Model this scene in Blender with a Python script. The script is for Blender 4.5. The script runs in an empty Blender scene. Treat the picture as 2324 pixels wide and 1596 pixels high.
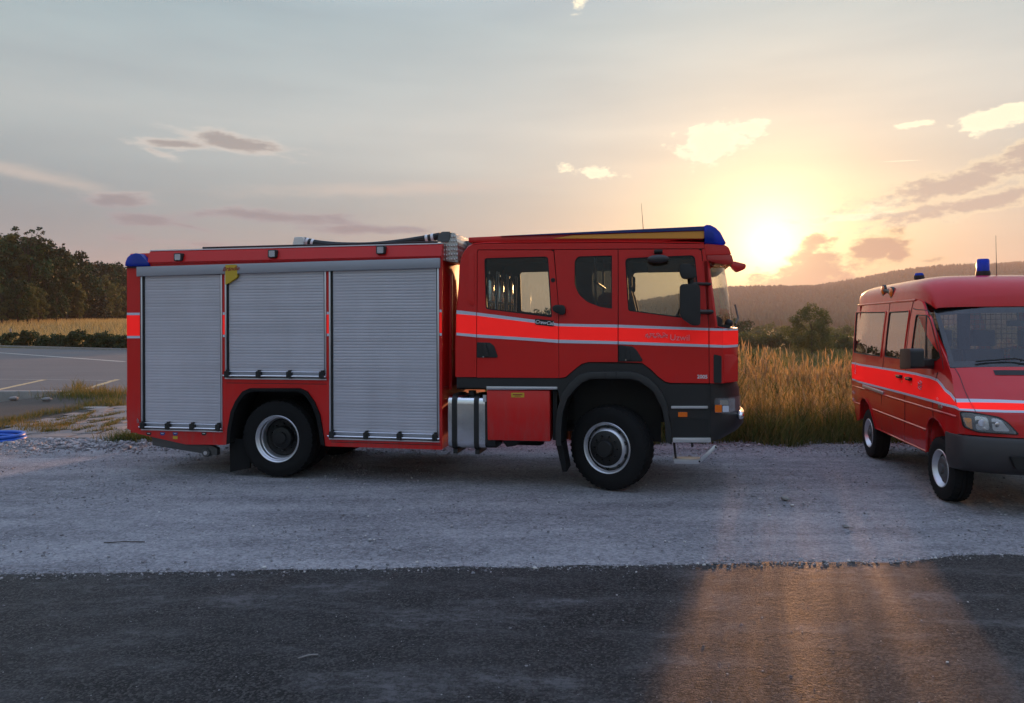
import bpy, bmesh, math, random
import numpy as np
from mathutils import Vector, Matrix
from mathutils.geometry import tessellate_polygon

R = math.radians
rnd = random.Random(7)
nrg = np.random.default_rng(11)
scene = bpy.context.scene
COL = scene.collection

# ---------------------------------------------------------------- camera
# photo measured on a 2324 x 1596 grid: focal length 1700, horizon 61 above the middle, slight roll
FPX, EYE, CX, HY, ROLL = 1700.0, 2.07, 1162.0, 737.0, 0.0035
cam_data = bpy.data.cameras.new("camera")
cam = bpy.data.objects.new("camera", cam_data)
COL.objects.link(cam)
cam_data.sensor_width = 36.0
cam_data.lens = FPX / 2324.0 * 36.0
cam_data.shift_y = -(798.0 - HY) / 2324.0
cam_data.clip_end = 20000.0
cam_data.clip_start = 0.05
cam.matrix_world = Matrix.Translation((0, 0, EYE)) @ Matrix.Rotation(ROLL, 4, 'Y') @ Matrix.Rotation(R(90), 4, 'X')
scene.camera = cam

# ---------------------------------------------------------------- render settings
scene.render.engine = 'CYCLES'
scene.cycles.use_denoising = True
scene.cycles.max_bounces = 6
scene.cycles.diffuse_bounces = 3
scene.cycles.glossy_bounces = 4
scene.cycles.use_adaptive_sampling = True
scene.cycles.adaptive_threshold = 0.02
scene.cycles.transparent_max_bounces = 16
scene.cycles.volume_bounces = 0
scene.cycles.sample_clamp_indirect = 6.0
scene.view_settings.view_transform = 'Standard'
scene.view_settings.look = 'None'
scene.view_settings.gamma = 1.0
scene.view_settings.use_curve_mapping = False
scene.view_settings.exposure = 0.75

# ---------------------------------------------------------------- photo pixel -> direction / place
def ray(px, py):
    u, w = px - CX, HY - py
    return u + ROLL * w, FPX, w - ROLL * u

def on_ground(px, py, z=0.0):
    r = ray(px, py)
    t = (z - EYE) / r[2]
    return r[0] * t, r[1] * t

def at_depth(px, py, Y):
    r = ray(px, py)
    return r[0] * Y / FPX, Y, EYE + r[2] * Y / FPX

# ---------------------------------------------------------------- sun and sky
SUN_PX = (1748, 566)
sv = Vector(ray(*SUN_PX)).normalized()
SUN_EL = math.asin(sv.z)
SUN_AZ = math.atan2(sv.x, sv.y)
sun_data = bpy.data.lights.new("sun", 'SUN')
sun_data.energy = 5.0
sun_data.angle = R(1.3)
sun_data.color = (1.0, 0.47, 0.20)
sun = bpy.data.objects.new("sun", sun_data)
sun.rotation_euler = sv.to_track_quat('Z', 'Y').to_euler()
sun.location = (30, 80, 40)
COL.objects.link(sun)

world = bpy.data.worlds.new("World")
scene.world = world
world.use_nodes = True
wt = world.node_tree
wt.nodes.clear()

class NT:
    """tiny helper to write node trees"""
    def __init__(s, tree):
        s.t = tree
    def n(s, kind, **kw):
        nd = s.t.nodes.new(kind)
        for k, v in kw.items():
            setattr(nd, k, v)
        return nd
    def put(s, sock, val):
        if hasattr(val, 'node'):
            s.t.links.new(val, sock)
        elif isinstance(val, (tuple, list)) and len(val) == 3 and sock.type == 'RGBA':
            sock.default_value = (*val, 1)
        else:
            sock.default_value = val
    def m(s, op, a, b=0.0, c=0.0, clamp=False):
        nd = s.n('ShaderNodeMath', operation=op, use_clamp=clamp)
        s.put(nd.inputs[0], a); s.put(nd.inputs[1], b); s.put(nd.inputs[2], c)
        return nd.outputs[0]
    def vm(s, op, a, b=None, out=0):
        nd = s.n('ShaderNodeVectorMath', operation=op)
        s.put(nd.inputs[0], a)
        if b is not None: s.put(nd.inputs[1], b)
        return nd.outputs['Value'] if op in ('DOT_PRODUCT', 'LENGTH') else nd.outputs[0]
    def comb(s, x, y, z=0.0):
        nd = s.n('ShaderNodeCombineXYZ')
        s.put(nd.inputs[0], x); s.put(nd.inputs[1], y); s.put(nd.inputs[2], z)
        return nd.outputs[0]
    def mix(s, f, a, b, blend='MIX'):
        nd = s.n('ShaderNodeMix', data_type='RGBA', blend_type=blend)
        s.put(nd.inputs['Factor'], f); s.put(nd.inputs['A'], a) if 0 else s.put(nd.inputs[6], a); s.put(nd.inputs[7], b)
        return nd.outputs[2]
    def noise(s, vec, scale, detail=4.0, rough=0.5, col=False, dist=0.0):
        nd = s.n('ShaderNodeTexNoise')
        if vec is not None: s.put(nd.inputs['Vector'], vec)
        nd.inputs['Scale'].default_value = scale
        nd.inputs['Detail'].default_value = detail
        nd.inputs['Roughness'].default_value = rough
        nd.inputs['Distortion'].default_value = dist
        return nd.outputs['Color' if col else 'Fac']
    def vor(s, vec, scale, feature='F1', out='Distance', rnd_=1.0):
        nd = s.n('ShaderNodeTexVoronoi', feature=feature)
        if vec is not None: s.put(nd.inputs['Vector'], vec)
        nd.inputs['Scale'].default_value = scale
        nd.inputs['Randomness'].default_value = rnd_
        return nd.outputs[out]
    def ss(s, v, a, b, lo=0.0, hi=1.0, kind='SMOOTHSTEP'):
        nd = s.n('ShaderNodeMapRange', interpolation_type=kind)
        s.put(nd.inputs[0], v)
        for i, x in enumerate((a, b, lo, hi)): nd.inputs[1 + i].default_value = x
        return nd.outputs[0]
    def ramp(s, v, stops, interp='LINEAR'):
        nd = s.n('ShaderNodeValToRGB')
        s.put(nd.inputs[0], v)
        cr = nd.color_ramp
        cr.interpolation = interp
        while len(cr.elements) < len(stops): cr.elements.new(0.5)
        for e, (p, c) in zip(cr.elements, stops):
            e.position = p; e.color = (*c, 1)
        return nd.outputs[0]
    def mapping(s, vec, loc=(0, 0, 0), rot=(0, 0, 0), scale=(1, 1, 1), kind='POINT'):
        nd = s.n('ShaderNodeMapping', vector_type=kind)
        s.put(nd.inputs['Vector'], vec)
        nd.inputs['Location'].default_value = loc
        nd.inputs['Rotation'].default_value = rot
        nd.inputs['Scale'].default_value = scale
        return nd.outputs[0]

def build_world():
    g = NT(wt)
    tc = g.n('ShaderNodeTexCoord').outputs['Generated']
    d = g.vm('NORMALIZE', tc)
    sep = g.n('ShaderNodeSeparateXYZ'); g.put(sep.inputs[0], d)
    X, Y, Z = sep.outputs
    el = g.m('ARCSINE', Z)
    az = g.m('ARCTAN2', X, Y)
    # physical sky
    sky = g.n('ShaderNodeTexSky', sky_type='NISHITA')
    sky.sun_disc = False
    sky.sun_elevation = SUN_EL
    sky.sun_rotation = SUN_AZ
    sky.air_density = 1.2
    sky.dust_density = 2.5
    sky.ozone_density = 1.0
    nish = sky.outputs[0]
    # thin high cloud veil that whitens it (values in units of display brightness, x10 for strength 0.1)
    veil = g.ramp(g.m('DIVIDE', el, R(90), clamp=True), [
        (0.0, (0.05, 0.135, 0.21)), (0.045, (0.03, 0.13, 0.205)), (0.095, (0.085, 0.185, 0.24)),
        (0.16, (0.265, 0.335, 0.355)), (0.24, (0.20, 0.295, 0.335)), (0.36, (0.24, 0.355, 0.46)), (0.55, (0.40, 0.53, 0.76)), (1.0, (0.52, 0.65, 1.0))])
    dot = g.vm('DOT_PRODUCT', d, tuple(sv))
    ang = g.m('MULTIPLY', g.m('ARCCOSINE', g.m('MINIMUM', dot, 1.0)), 180 / math.pi)   # degrees from the sun
    def glow(w, p=1.0):
        return g.m('EXPONENT', g.m('MULTIPLY', g.m('POWER', g.m('DIVIDE', ang, w), p), -1.0))
    low = g.m('EXPONENT', g.m('MULTIPLY', g.m('MAXIMUM', el, 0.0), -1 / R(9)))
    warm = g.m('MULTIPLY', glow(16.5, 1.5), g.m('MULTIPLY_ADD', low, 0.85, 0.15))
    veil = g.mix(g.m('MULTIPLY', warm, 0.78, clamp=True), veil, (0.52, 0.36, 0.215))
    veil = g.vm('ADD', veil, g.mix(1.0, (0.075, 0.08, 0.08), g.comb(*[glow(33, 2.0)] * 3), 'MULTIPLY'))
    base = g.mix(0.15, veil, g.vm('MULTIPLY', nish, (0.08, 0.08, 0.08)))
    # soft streaks in the high cloud, drawn out sideways
    px = g.comb(g.m('MULTIPLY', az, FPX), g.m('MULTIPLY', el, FPX))
    st = g.noise(g.mapping(px, rot=(0, 0, R(7)), scale=(1 / 620, 1 / 90, 1)), 1.0, 3, 0.55)
    st2 = g.noise(g.mapping(px, rot=(0, 0, R(-14)), scale=(1 / 900, 1 / 240, 1)), 1.0, 2, 0.5)
    k = g.m('ADD', g.m('MULTIPLY', g.m('SUBTRACT', st, 0.5), 0.30), g.m('MULTIPLY', g.m('SUBTRACT', st2, 0.5), 0.35))
    base = g.mix(1.0, base, g.comb(g.m('MULTIPLY_ADD', k, 1.15, 1.0), g.m('ADD', k, 1.0), g.m('MULTIPLY_ADD', k, 0.8, 1.0)), 'MULTIPLY')
    # the bright sky round the low sun, seen through the thin cloud
    base = g.vm('ADD', base, g.mix(1.0, (0.34, 0.235, 0.09), g.comb(*[glow(4.8, 1.25)] * 3), 'MULTIPLY'))
    base = g.vm('ADD', base, g.mix(1.0, (1.15, 0.90, 0.50), g.comb(*[glow(2.3, 1.2)] * 3), 'MULTIPLY'))
    # clouds: groups of ellipses on the sky broken up by noise
    cn = g.noise(g.mapping(px, scale=(1 / 46, 1 / 24, 1)), 1.0, 5, 0.62)
    cn2 = g.noise(g.mapping(px, loc=(3, 5, 0), scale=(1 / 110, 1 / 28, 1), rot=(0, 0, R(8))), 1.0, 5, 0.62)
    E = g.m('MULTIPLY', el, FPX)
    hi = g.ss(E, 210, 340)
    groups = [
        # (core, rim, softness, noise, break-up, opacity, ellipses: px, py, rx, ry, tilt, bias)
        ((0.40, 0.355, 0.315), (0.39, 0.355, 0.32), 1.0, cn2, 1.2, .50, [(60, 395, 360, 22, -9, 0), (900, 430, 500, 20, 3, 0)]),
        (g.mix(hi, (0.085, 0.13, 0.175), (0.185, 0.20, 0.205)), g.mix(hi, (0.135, 0.18, 0.225), (0.40, 0.40, 0.375)), .8, cn2, 3.0, .9, [
            (395, 328, 105, 15, 3, .1), (525, 321, 120, 19, -6, .4), (350, 343, 80, 12, -12, 0), (600, 338, 80, 8, -8, 0),
            (262, 452, 70, 15, 2, .4), (330, 498, 74, 13, 0, .4), (640, 493, 140, 11, -1, .6), (830, 523, 140, 10, 0, .3),
            (420, 512, 70, 6, -10, .1), (60, 575, 330, 26, -3, -.12), (470, 555, 260, 12, -2, -.1)]),
        ((0.74, 0.66, 0.48), (0.84, 0.75, 0.53), .60, cn, 3.2, .92, [
            (1612, 322, 64, 34, 8, .3), (1590, 345, 40, 16, 50, .1), (1707, 290, 32, 15, 10, .3), (1683, 318, 16, 9, 0, .2), (1345, 392, 60, 13, -12, .05),
            (2265, 268, 84, 18, 6, .35), (2310, 250, 36, 12, 0, .2), (2072, 283, 40, 8, 0, .1), (1930, 494, 170, 9, 2, .1), (2010, 462, 70, 13, 12, .1), (1320, 0, 26, 14, 50, 0)]),
        ((0.33, 0.285, 0.245), (0.62, 0.53, 0.36), .65, cn, 2.7, .85, [
            (2325, 345, 80, 24, 8, .3), (2180, 413, 220, 26, 11, .35), (2230, 460, 230, 22, 9, .35), (2080, 480, 130, 11, 8, .15)]),
        ((0.28, 0.19, 0.145), (0.62, 0.47, 0.25), .55, cn, 2.5, .88, [
            (1838, 622, 72, 42, 40, .45), (1812, 645, 86, 34, 5, .4), (1842, 560, 40, 18, 42, .25), (1985, 568, 64, 30, 18, .35), (2035, 578, 32, 15, 10, .3), (1915, 642, 66, 22, 4, 0), (2120, 590, 46, 9, 4, -.1)]),
    ]
    out = base
    for (core, rim, soft, nz, brk, op, ells) in groups:
        fg = None
        for (cx, cy, rx, ry, tilt, bias) in ells:
            r = Vector(ray(cx, cy)).normalized()
            c_az, c_el = math.atan2(r.x, r.y), math.asin(r.z)
            kx = math.cos(c_az) ** 2
            q = g.mapping(px, loc=(c_az * FPX, c_el * FPX, 0), rot=(0, 0, R(tilt)), scale=(rx * kx * 1.15, ry * math.cos(c_az) * 1.15, 1), kind='TEXTURE')
            f = g.m('SUBTRACT', 1.0 + bias, g.vm('LENGTH', q))
            fg = f if fg is None else g.m('MAXIMUM', fg, f)
        f = g.m('MULTIPLY_ADD', g.m('SUBTRACT', nz, 0.50), brk, fg)
        a = g.m('MULTIPLY', g.ss(f, 0.02, soft), op)
        out = g.mix(a, out, g.mix(g.ss(g.m('MULTIPLY_ADD', g.m('SUBTRACT', cn if nz is cn2 else cn2, 0.5), 0.9, f), soft * 0.45, soft * 1.5), rim, core))
    # condensation trail
    r0, r1 = Vector(ray(1990, 363)).normalized(), Vector(ray(2100, 368)).normalized()
    am, em = (math.atan2(r0.x, r0.y) + math.atan2(r1.x, r1.y)) / 2, (math.asin(r0.z) + math.asin(r1.z)) / 2
    q = g.mapping(px, loc=(am * FPX, em * FPX, 0), rot=(0, 0, R(-3)), scale=(46, 1.5, 1), kind='TEXTURE')
    out = g.mix(g.m('MULTIPLY', g.ss(g.m('SUBTRACT', 1.0, g.vm('LENGTH', q)), 0.0, 0.6), 0.8), out, (0.75, 0.65, 0.48))
    out = g.vm('ADD', out, g.mix(1.0, (0.60, 0.42, 0.19), g.comb(*[glow(2.6, 1.2)] * 3), 'MULTIPLY'))
    # below the horizon (never seen): dull earth
    out = g.mix(g.ss(Z, -0.03, -0.005), (0.12, 0.11, 0.10), out)
    bg = g.n('ShaderNodeBackground')
    g.put(bg.inputs[0], g.vm('MULTIPLY', out, (10, 10, 10)))
    bg.inputs[1].default_value = 0.1
    o = g.n('ShaderNodeOutputWorld')
    wt.links.new(bg.outputs[0], o.inputs[0])
build_world()
world.cycles.sampling_method = 'MANUAL'
world.cycles.sample_map_resolution = 512

# ---------------------------------------------------------------- materials
MAT = {}
def new_mat(name):
    m = bpy.data.materials.new(name)
    m.use_nodes = True
    m.node_tree.nodes.clear()
    MAT[name] = m
    return m, NT(m.node_tree)

def finish(g, shader, disp=None):
    o = g.n('ShaderNodeOutputMaterial')
    g.t.links.new(shader, o.inputs['Surface'])

def bsdf(g, col, rough=0.5, metal=0.0, coat=0.0, spec=0.5, normal=None, coat_rough=0.05, trans=0.0, sub=None):
    p = g.n('ShaderNodeBsdfPrincipled')
    g.put(p.inputs['Base Color'], col)
    g.put(p.inputs['Roughness'], rough)
    g.put(p.inputs['Metallic'], metal)
    g.put(p.inputs['Coat Weight'], coat)
    p.inputs['Coat Roughness'].default_value = coat_rough
    g.put(p.inputs['Specular IOR Level'], spec)
    p.inputs['Transmission Weight'].default_value = trans
    if normal is not None: g.put(p.inputs['Normal'], normal)
    return p.outputs[0]

def bump(g, h, strength=0.3, dist=0.01):
    b = g.n('ShaderNodeBump')
    b.inputs['Strength'].default_value = strength
    b.inputs['Distance'].default_value = dist
    g.put(b.inputs['Height'], h)
    return b.outputs[0]

def simple(name, col, rough=0.5, metal=0.0, coat=0.0, spec=0.5, var=0.10, vscale=6.0, bmp=0.0, bscale=40.0, rvar=0.08):
    """plain surface with slight uneven colour, gloss and relief"""
    m, g = new_mat(name)
    co = g.n('ShaderNodeTexCoord').outputs['Object']
    nz = g.noise(co, vscale, 5, 0.6)
    k = g.m('MULTIPLY_ADD', g.m('SUBTRACT', nz, 0.5), 2 * var, 1.0)
    c = g.mix(1.0, col, g.comb(k, k, k), 'MULTIPLY')
    r = g.m('ADD', g.m('MULTIPLY', g.m('SUBTRACT', nz, 0.5), 2 * rvar), rough, clamp=True)
    nrm = bump(g, g.noise(co, bscale, 3), bmp, 0.004) if bmp else None
    finish(g, bsdf(g, c, r, metal, coat, spec, nrm))
    return m

def car_paint(name, col, coat, spec):
    """red vehicle paint with uneven road dust low on the panels"""
    m, g = new_mat(name)
    co = g.n('ShaderNodeTexCoord').outputs['Object']
    sp = g.n('ShaderNodeSeparateXYZ'); g.put(sp.inputs[0], co)
    n1 = g.noise(co, 2.2, 5, 0.6); n2 = g.noise(g.mapping(co, scale=(3, 3, 0.8)), 4.0, 5, 0.65)
    k = g.m('MULTIPLY_ADD', g.m('SUBTRACT', n1, 0.5), 0.16, 1.0)
    c = g.mix(1.0, col, g.comb(k, k, k), 'MULTIPLY')
    dust = g.m('MULTIPLY', g.ss(sp.outputs[2], 1.5, 0.35), g.ss(n2, 0.35, 0.8))
    dust = g.m('ADD', g.m('MULTIPLY', dust, 0.34), g.m('MULTIPLY', g.ss(n2, 0.5, 0.85), 0.07))
    c = g.mix(dust, c, (0.20, 0.15, 0.13))
    finish(g, bsdf(g, c, g.m('MULTIPLY_ADD', n2, 0.25, 0.28), 0, g.m('SUBTRACT', coat, g.m('MULTIPLY', dust, coat)), spec, bump(g, g.noise(co, 1.1, 2), 0.12, 0.03)))
car_paint('red_paint', (0.63, 0.012, 0.011), 0.30, 0.35)
car_paint('van_red', (0.60, 0.010, 0.012), 0.85, 0.08)
simple('silver_tape', (0.62, 0.62, 0.72), 0.45, 0, 0, var=0.05)
def slat_metal():
    # anodised slats: each a little different, with streaky grime running down the whole shutter
    m, g = new_mat('alu_slat')
    pos = g.n('ShaderNodeNewGeometry').outputs['Position']
    oi = g.n('ShaderNodeObjectInfo').outputs['Random']
    n1 = g.noise(g.mapping(pos, scale=(5, 5, 0.7)), 1.0, 5, 0.6); n2 = g.noise(pos, 1.3, 4, 0.6)
    k = g.m('ADD', g.m('MULTIPLY_ADD', oi, 0.10, 0.92), g.m('ADD', g.m('MULTIPLY', g.m('SUBTRACT', n1, 0.5), 0.16), g.m('MULTIPLY', g.m('SUBTRACT', n2, 0.5), 0.22)))
    c = g.mix(1.0, (0.63, 0.62, 0.69), g.comb(k, k, k), 'MULTIPLY')
    finish(g, bsdf(g, c, g.m('MULTIPLY_ADD', n1, 0.3, 0.34), 0.6))
slat_metal()
simple('alu', (0.66, 0.66, 0.70), 0.38, 0.85, 0, var=0.1)
simple('alu_bright', (0.82, 0.82, 0.85), 0.22, 1.0, 0, var=0.08)
simple('rail_grey', (0.36, 0.37, 0.42), 0.45, 0.3, 0, var=0.05)
simple('grey_metal', (0.11, 0.11, 0.115), 0.5, 0.3, 0, var=0.2)
simple('black_plastic', (0.011, 0.011, 0.012), 0.55, 0, 0, var=0.25, bmp=0.15, bscale=300)
simple('dark_trim', (0.016, 0.0155, 0.017), 0.5, 0, 0, var=0.2, bmp=0.1, bscale=300)
simple('bumper_grey', (0.040, 0.036, 0.038), 0.55, 0, 0, var=0.15, bmp=0.1, bscale=300)
simple('rubber', (0.008, 0.008, 0.009), 0.8, 0, 0, spec=0.25, var=0.35, vscale=9, bmp=0.3, bscale=60)
simple('gasket', (0.008, 0.008, 0.009), 0.6)
simple('interior', (0.022, 0.021, 0.022), 0.8, var=0.3)
simple('seat_cloth', (0.035, 0.035, 0.045), 0.9, var=0.3, bmp=0.3, bscale=200)
simple('hub_black', (0.011, 0.011, 0.012), 0.5, 0.2, var=0.3, vscale=20)
simple('yellow_mark', (0.62, 0.40, 0.03), 0.5, var=0.08)
simple('sticker_blue', (0.02, 0.07, 0.28), 0.4)
simple('sticker_black', (0.012, 0.012, 0.014), 0.35)
simple('white_mark', (0.75, 0.75, 0.78), 0.5)
simple('grey_mark', (0.42, 0.30, 0.34), 0.5)
simple('red_mark', (0.30, 0.02, 0.02), 0.5)
simple('amber_lens', (0.85, 0.16, 0.01), 0.2, 0, 0.6, var=0.15, vscale=60)
simple('amber_strip', (0.80, 0.30, 0.03), 0.35, 0, 0.3, var=0.08)
simple('red_lens', (0.5, 0.02, 0.02), 0.2, 0, 0.6)
simple('cloth_yellow', (0.35, 0.30, 0.05), 0.9, var=0.3, vscale=20)
simple('hose_black', (0.010, 0.010, 0.011), 0.6, bmp=0.3, bscale=120)
simple('concrete', (0.30, 0.28, 0.26), 0.9, var=0.35, vscale=5, bmp=0.6, bscale=60)
simple('paver_grey', (0.21, 0.185, 0.175), 0.9, var=0.35, vscale=6, bmp=0.5, bscale=90)
simple('line_yellow', (0.50, 0.37, 0.20), 0.8, var=0.5, vscale=9)
simple('line_white', (0.42, 0.39, 0.34), 0.8, var=0.5, vscale=3)
simple('hose_blue', (0.012, 0.10, 0.50), 0.42, 0, 0.2, var=0.08)
simple('stone_pale', (0.26, 0.245, 0.24), 0.9, var=0.4, vscale=30, bmp=0.5)
simple('bark', (0.05, 0.038, 0.028), 0.95, var=0.4, vscale=8, bmp=0.8, bscale=25)
simple('wire', (0.05, 0.05, 0.05), 0.5, 0.5)

def fluor():
    # daylight-fluorescent red film: returns more red light than falls on it as red
    m, g = new_mat('red_fluor')
    co = g.n('ShaderNodeTexCoord').outputs['Object']
    d = g.n('ShaderNodeBsdfDiffuse')
    g.put(d.inputs[0], g.mix(g.noise(co, 5, 3), (2.3, 0.050, 0.040), (2.5, 0.062, 0.050)))
    finish(g, d.outputs[0])
fluor()

def thin_fresnel(g, ior):
    # the same reflectance from either side of a thin sheet
    fr = g.n('ShaderNodeFresnel')
    ge = g.n('ShaderNodeNewGeometry')
    g.put(fr.inputs[0], g.ss(ge.outputs['Backfacing'], 0.0, 1.0, ior, 1 / ior, 'LINEAR'))
    return fr

def lens_mat(name, col, clear):
    m, g = new_mat(name)
    fr = thin_fresnel(g, 1.45)
    gl = g.n('ShaderNodeBsdfGlossy'); gl.inputs['Roughness'].default_value = 0.06
    tr = g.n('ShaderNodeBsdfTranslucent'); g.put(tr.inputs[0], col)
    df = g.n('ShaderNodeBsdfDiffuse'); g.put(df.inputs[0], col)
    tp = g.n('ShaderNodeBsdfTransparent'); g.put(tp.inputs[0], tuple(min(1, c * 1.4 + 0.02) for c in col))
    def mx(f, a, b):
        n_ = g.n('ShaderNodeMixShader'); g.put(n_.inputs[0], f)
        g.t.links.new(a, n_.inputs[1]); g.t.links.new(b, n_.inputs[2]); return n_.outputs[0]
    body = mx(0.5, df.outputs[0], tr.outputs[0])
    body = mx(clear, body, tp.outputs[0])
    finish(g, mx(fr.outputs[0], body, gl.outputs[0]))
lens_mat('blue_lens', (0.02, 0.075, 0.62), 0.25)
lens_mat('blue_strip', (0.045, 0.075, 0.30), 0.05)
lens_mat('clear_lens', (0.72, 0.72, 0.76), 0.78)

def glass_mat(name, tint, rough=0.0, boost=0.0):
    m, g = new_mat(name)
    fr = thin_fresnel(g, 1.5)
    gl = g.n('ShaderNodeBsdfGlossy'); gl.inputs['Roughness'].default_value = rough
    tp = g.n('ShaderNodeBsdfTransparent'); g.put(tp.inputs[0], tint)
    n_ = g.n('ShaderNodeMixShader')
    g.put(n_.inputs[0], g.m('ADD', fr.outputs[0], boost, clamp=True))
    g.t.links.new(tp.outputs[0], n_.inputs[1]); g.t.links.new(gl.outputs[0], n_.inputs[2])
    finish(g, n_.outputs[0])
glass_mat('glass', (0.80, 0.84, 0.82))
glass_mat('glass_dark', (0.45, 0.48, 0.47), 0.0, 0.02)
glass_mat('van_glass', (0.74, 0.76, 0.75), 0.0, 0.02)
glass_mat('van_side_glass', (0.55, 0.57, 0.56), 0.0, 0.20)

def checker_plate():
    m, g = new_mat('tread_plate')
    co = g.n('ShaderNodeTexCoord').outputs['Object']
    v = g.vor(g.mapping(co, scale=(1, 1, 0.6)), 28.0, 'F1', 'Distance', 0.15)
    h = g.ss(v, 0.25, 0.45, 1.0, 0.0)
    finish(g, bsdf(g, g.mix(h, (0.42, 0.40, 0.40), (0.70, 0.68, 0.66)), 0.3, 0.9, normal=bump(g, h, 1.0, 0.01)))
checker_plate()

# ---------------------------------------------------------------- mesh helpers
class MB:
    def __init__(s): s.v = []; s.f = []
    def add(s, vs, fs):
        o = len(s.v)
        s.v += [tuple(p) for p in vs]
        s.f += [tuple(i + o for i in f) for f in fs]
        return s
    def box(s, x0, x1, y0, y1, z0, z1):
        vs = [(x, y, z) for x in (x0, x1) for y in (y0, y1) for z in (z0, z1)]
        return s.add(vs, [(0, 1, 3, 2), (4, 6, 7, 5), (0, 4, 5, 1), (2, 3, 7, 6), (0, 2, 6, 4), (1, 5, 7, 3)])
    def prism(s, poly, a0, a1, holes=(), axis='y'):
        """polygon (p,q) pushed along an axis: y -> (p,a,q), x -> (a,p,q), z -> (p,q,a)"""
        loops = [list(poly)] + [list(h) for h in holes]
        flat = [p for l in loops for p in l]
        tris = tessellate_polygon([[Vector((p[0], p[1], 0)) for p in l] for l in loops])
        f3 = {'y': lambda p, a: (p[0], a, p[1]), 'x': lambda p, a: (a, p[0], p[1]), 'z': lambda p, a: (p[0], p[1], a)}[axis]
        n = len(flat)
        vs = [f3(p, a0) for p in flat] + [f3(p, a1) for p in flat]
        fs = [tuple(t) for t in tris] + [tuple(i + n for i in reversed(t)) for t in tris]
        o = 0
        for l in loops:
            k = len(l)
            fs += [(o + i, o + (i + 1) % k, n + o + (i + 1) % k, n + o + i) for i in range(k)]
            o += k
        return s.add(vs, fs)
    def tube(s, pts, r, n=8, closed=False, cap=True):
        pts = [Vector(p) for p in pts]
        m = len(pts)
        vs, fs = [], []
        up = Vector((0.13, 0.31, 0.94)).normalized()
        for i, p in enumerate(pts):
            t = (pts[(i + 1) % m] - pts[i - 1]) if closed or 0 < i < m - 1 else (pts[1] - pts[0] if i == 0 else pts[-1] - pts[-2])
            t.normalize()
            a = t.cross(up)
            if a.length < 1e-3: a = t.cross(Vector((1, 0, 0)))
            a.normalize(); b = t.cross(a)
            rr = r[i] if isinstance(r, (list, tuple)) else r
            vs += [p + a * (rr * math.cos(2 * math.pi * k / n)) + b * (rr * math.sin(2 * math.pi * k / n)) for k in range(n)]
        for i in range(m if closed else m - 1):
            j = (i + 1) % m
            fs += [(i * n + k, i * n + (k + 1) % n, j * n + (k + 1) % n, j * n + k) for k in range(n)]
        if cap and not closed:
            fs += [tuple(range(n)), tuple((m - 1) * n + k for k in range(n))]
        return s.add(vs, fs)
    def lathe(s, prof, c=(0, 0, 0), n=40, axis='y'):
        """profile of (radius, offset along axis) spun round the axis through c"""
        vs, fs = [], []
        for (r, h) in prof:
            for k in range(n):
                a = 2 * math.pi * k / n
                p = {'y': (r * math.cos(a), h, r * math.sin(a)), 'z': (r * math.cos(a), r * math.sin(a), h), 'x': (h, r * math.cos(a), r * math.sin(a))}[axis]
                vs.append((c[0] + p[0], c[1] + p[1], c[2] + p[2]))
        for i in range(len(prof) - 1):
            fs += [(i * n + k, i * n + (k + 1) % n, (i + 1) * n + (k + 1) % n, (i + 1) * n + k) for k in range(n)]
        return s.add(vs, fs)
    def ell(s, c, rad, n=12, m=8):
        vs, fs = [], []
        for j in range(m + 1):
            t = math.pi * j / m
            for k in range(n):
                a = 2 * math.pi * k / n
                vs.append((c[0] + rad[0] * math.sin(t) * math.cos(a), c[1] + rad[1] * math.sin(t) * math.sin(a), c[2] + rad[2] * math.cos(t)))
        for j in range(m):
            fs += [(j * n + k, j * n + (k + 1) % n, (j + 1) * n + (k + 1) % n, (j + 1) * n + k) for k in range(n)]
        return s.add(vs, fs)
    def grid(s, rows):
        """rows of equal-length point lists joined into a sheet"""
        n = len(rows[0])
        vs = [p for r in rows for p in r]
        return s.add(vs, [(i * n + k, i * n + k + 1, (i + 1) * n + k + 1, (i + 1) * n + k) for i in range(len(rows) - 1) for k in range(n - 1)])
    def warp(s, fn):
        s.v = [fn(*p) for p in s.v]; return s
    def mesh(s, name, smooth=32, bevel=0.0, cuts=None, warp=None, seg=2):
        bm = bmesh.new()
        vv = [bm.verts.new(p) for p in s.v]
        for f in s.f:
            if len(set(f)) < 3: continue
            try: bm.faces.new([vv[i] for i in f])
            except ValueError: pass
        bmesh.ops.remove_doubles(bm, verts=bm.verts, dist=1e-5)
        bmesh.ops.recalc_face_normals(bm, faces=bm.faces)
        if cuts:
            for (co, no) in cuts:
                bmesh.ops.bisect_plane(bm, geom=bm.verts[:] + bm.edges[:] + bm.faces[:], plane_co=co, plane_no=no, dist=1e-6)
        if bevel:
            es = [e for e in bm.edges if len(e.link_faces) == 2 and e.calc_face_angle(0) > R(40)]
            bmesh.ops.bevel(bm, geom=es, offset=bevel, segments=seg, profile=0.5, affect='EDGES', clamp_overlap=True)
        if warp:
            for v in bm.verts: v.co = warp(*v.co)
        me = bpy.data.meshes.new(name)
        bm.to_mesh(me); bm.free()
        if smooth:
            me.polygons.foreach_set('use_smooth', [True] * len(me.polygons))
            me.set_sharp_from_angle(angle=R(smooth))
        return me
    def build(s, name, mat, parent=None, **kw):
        return link(name, s.mesh(name, **kw), mat, parent)

def link(name, me, mat, parent=None):
    o = bpy.data.objects.new(name, me)
    if mat is not None and len(me.materials) == 0:
        me.materials.append(MAT[mat] if isinstance(mat, str) else mat)
    COL.objects.link(o)
    if parent is not None: o.parent = parent
    return o

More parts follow.
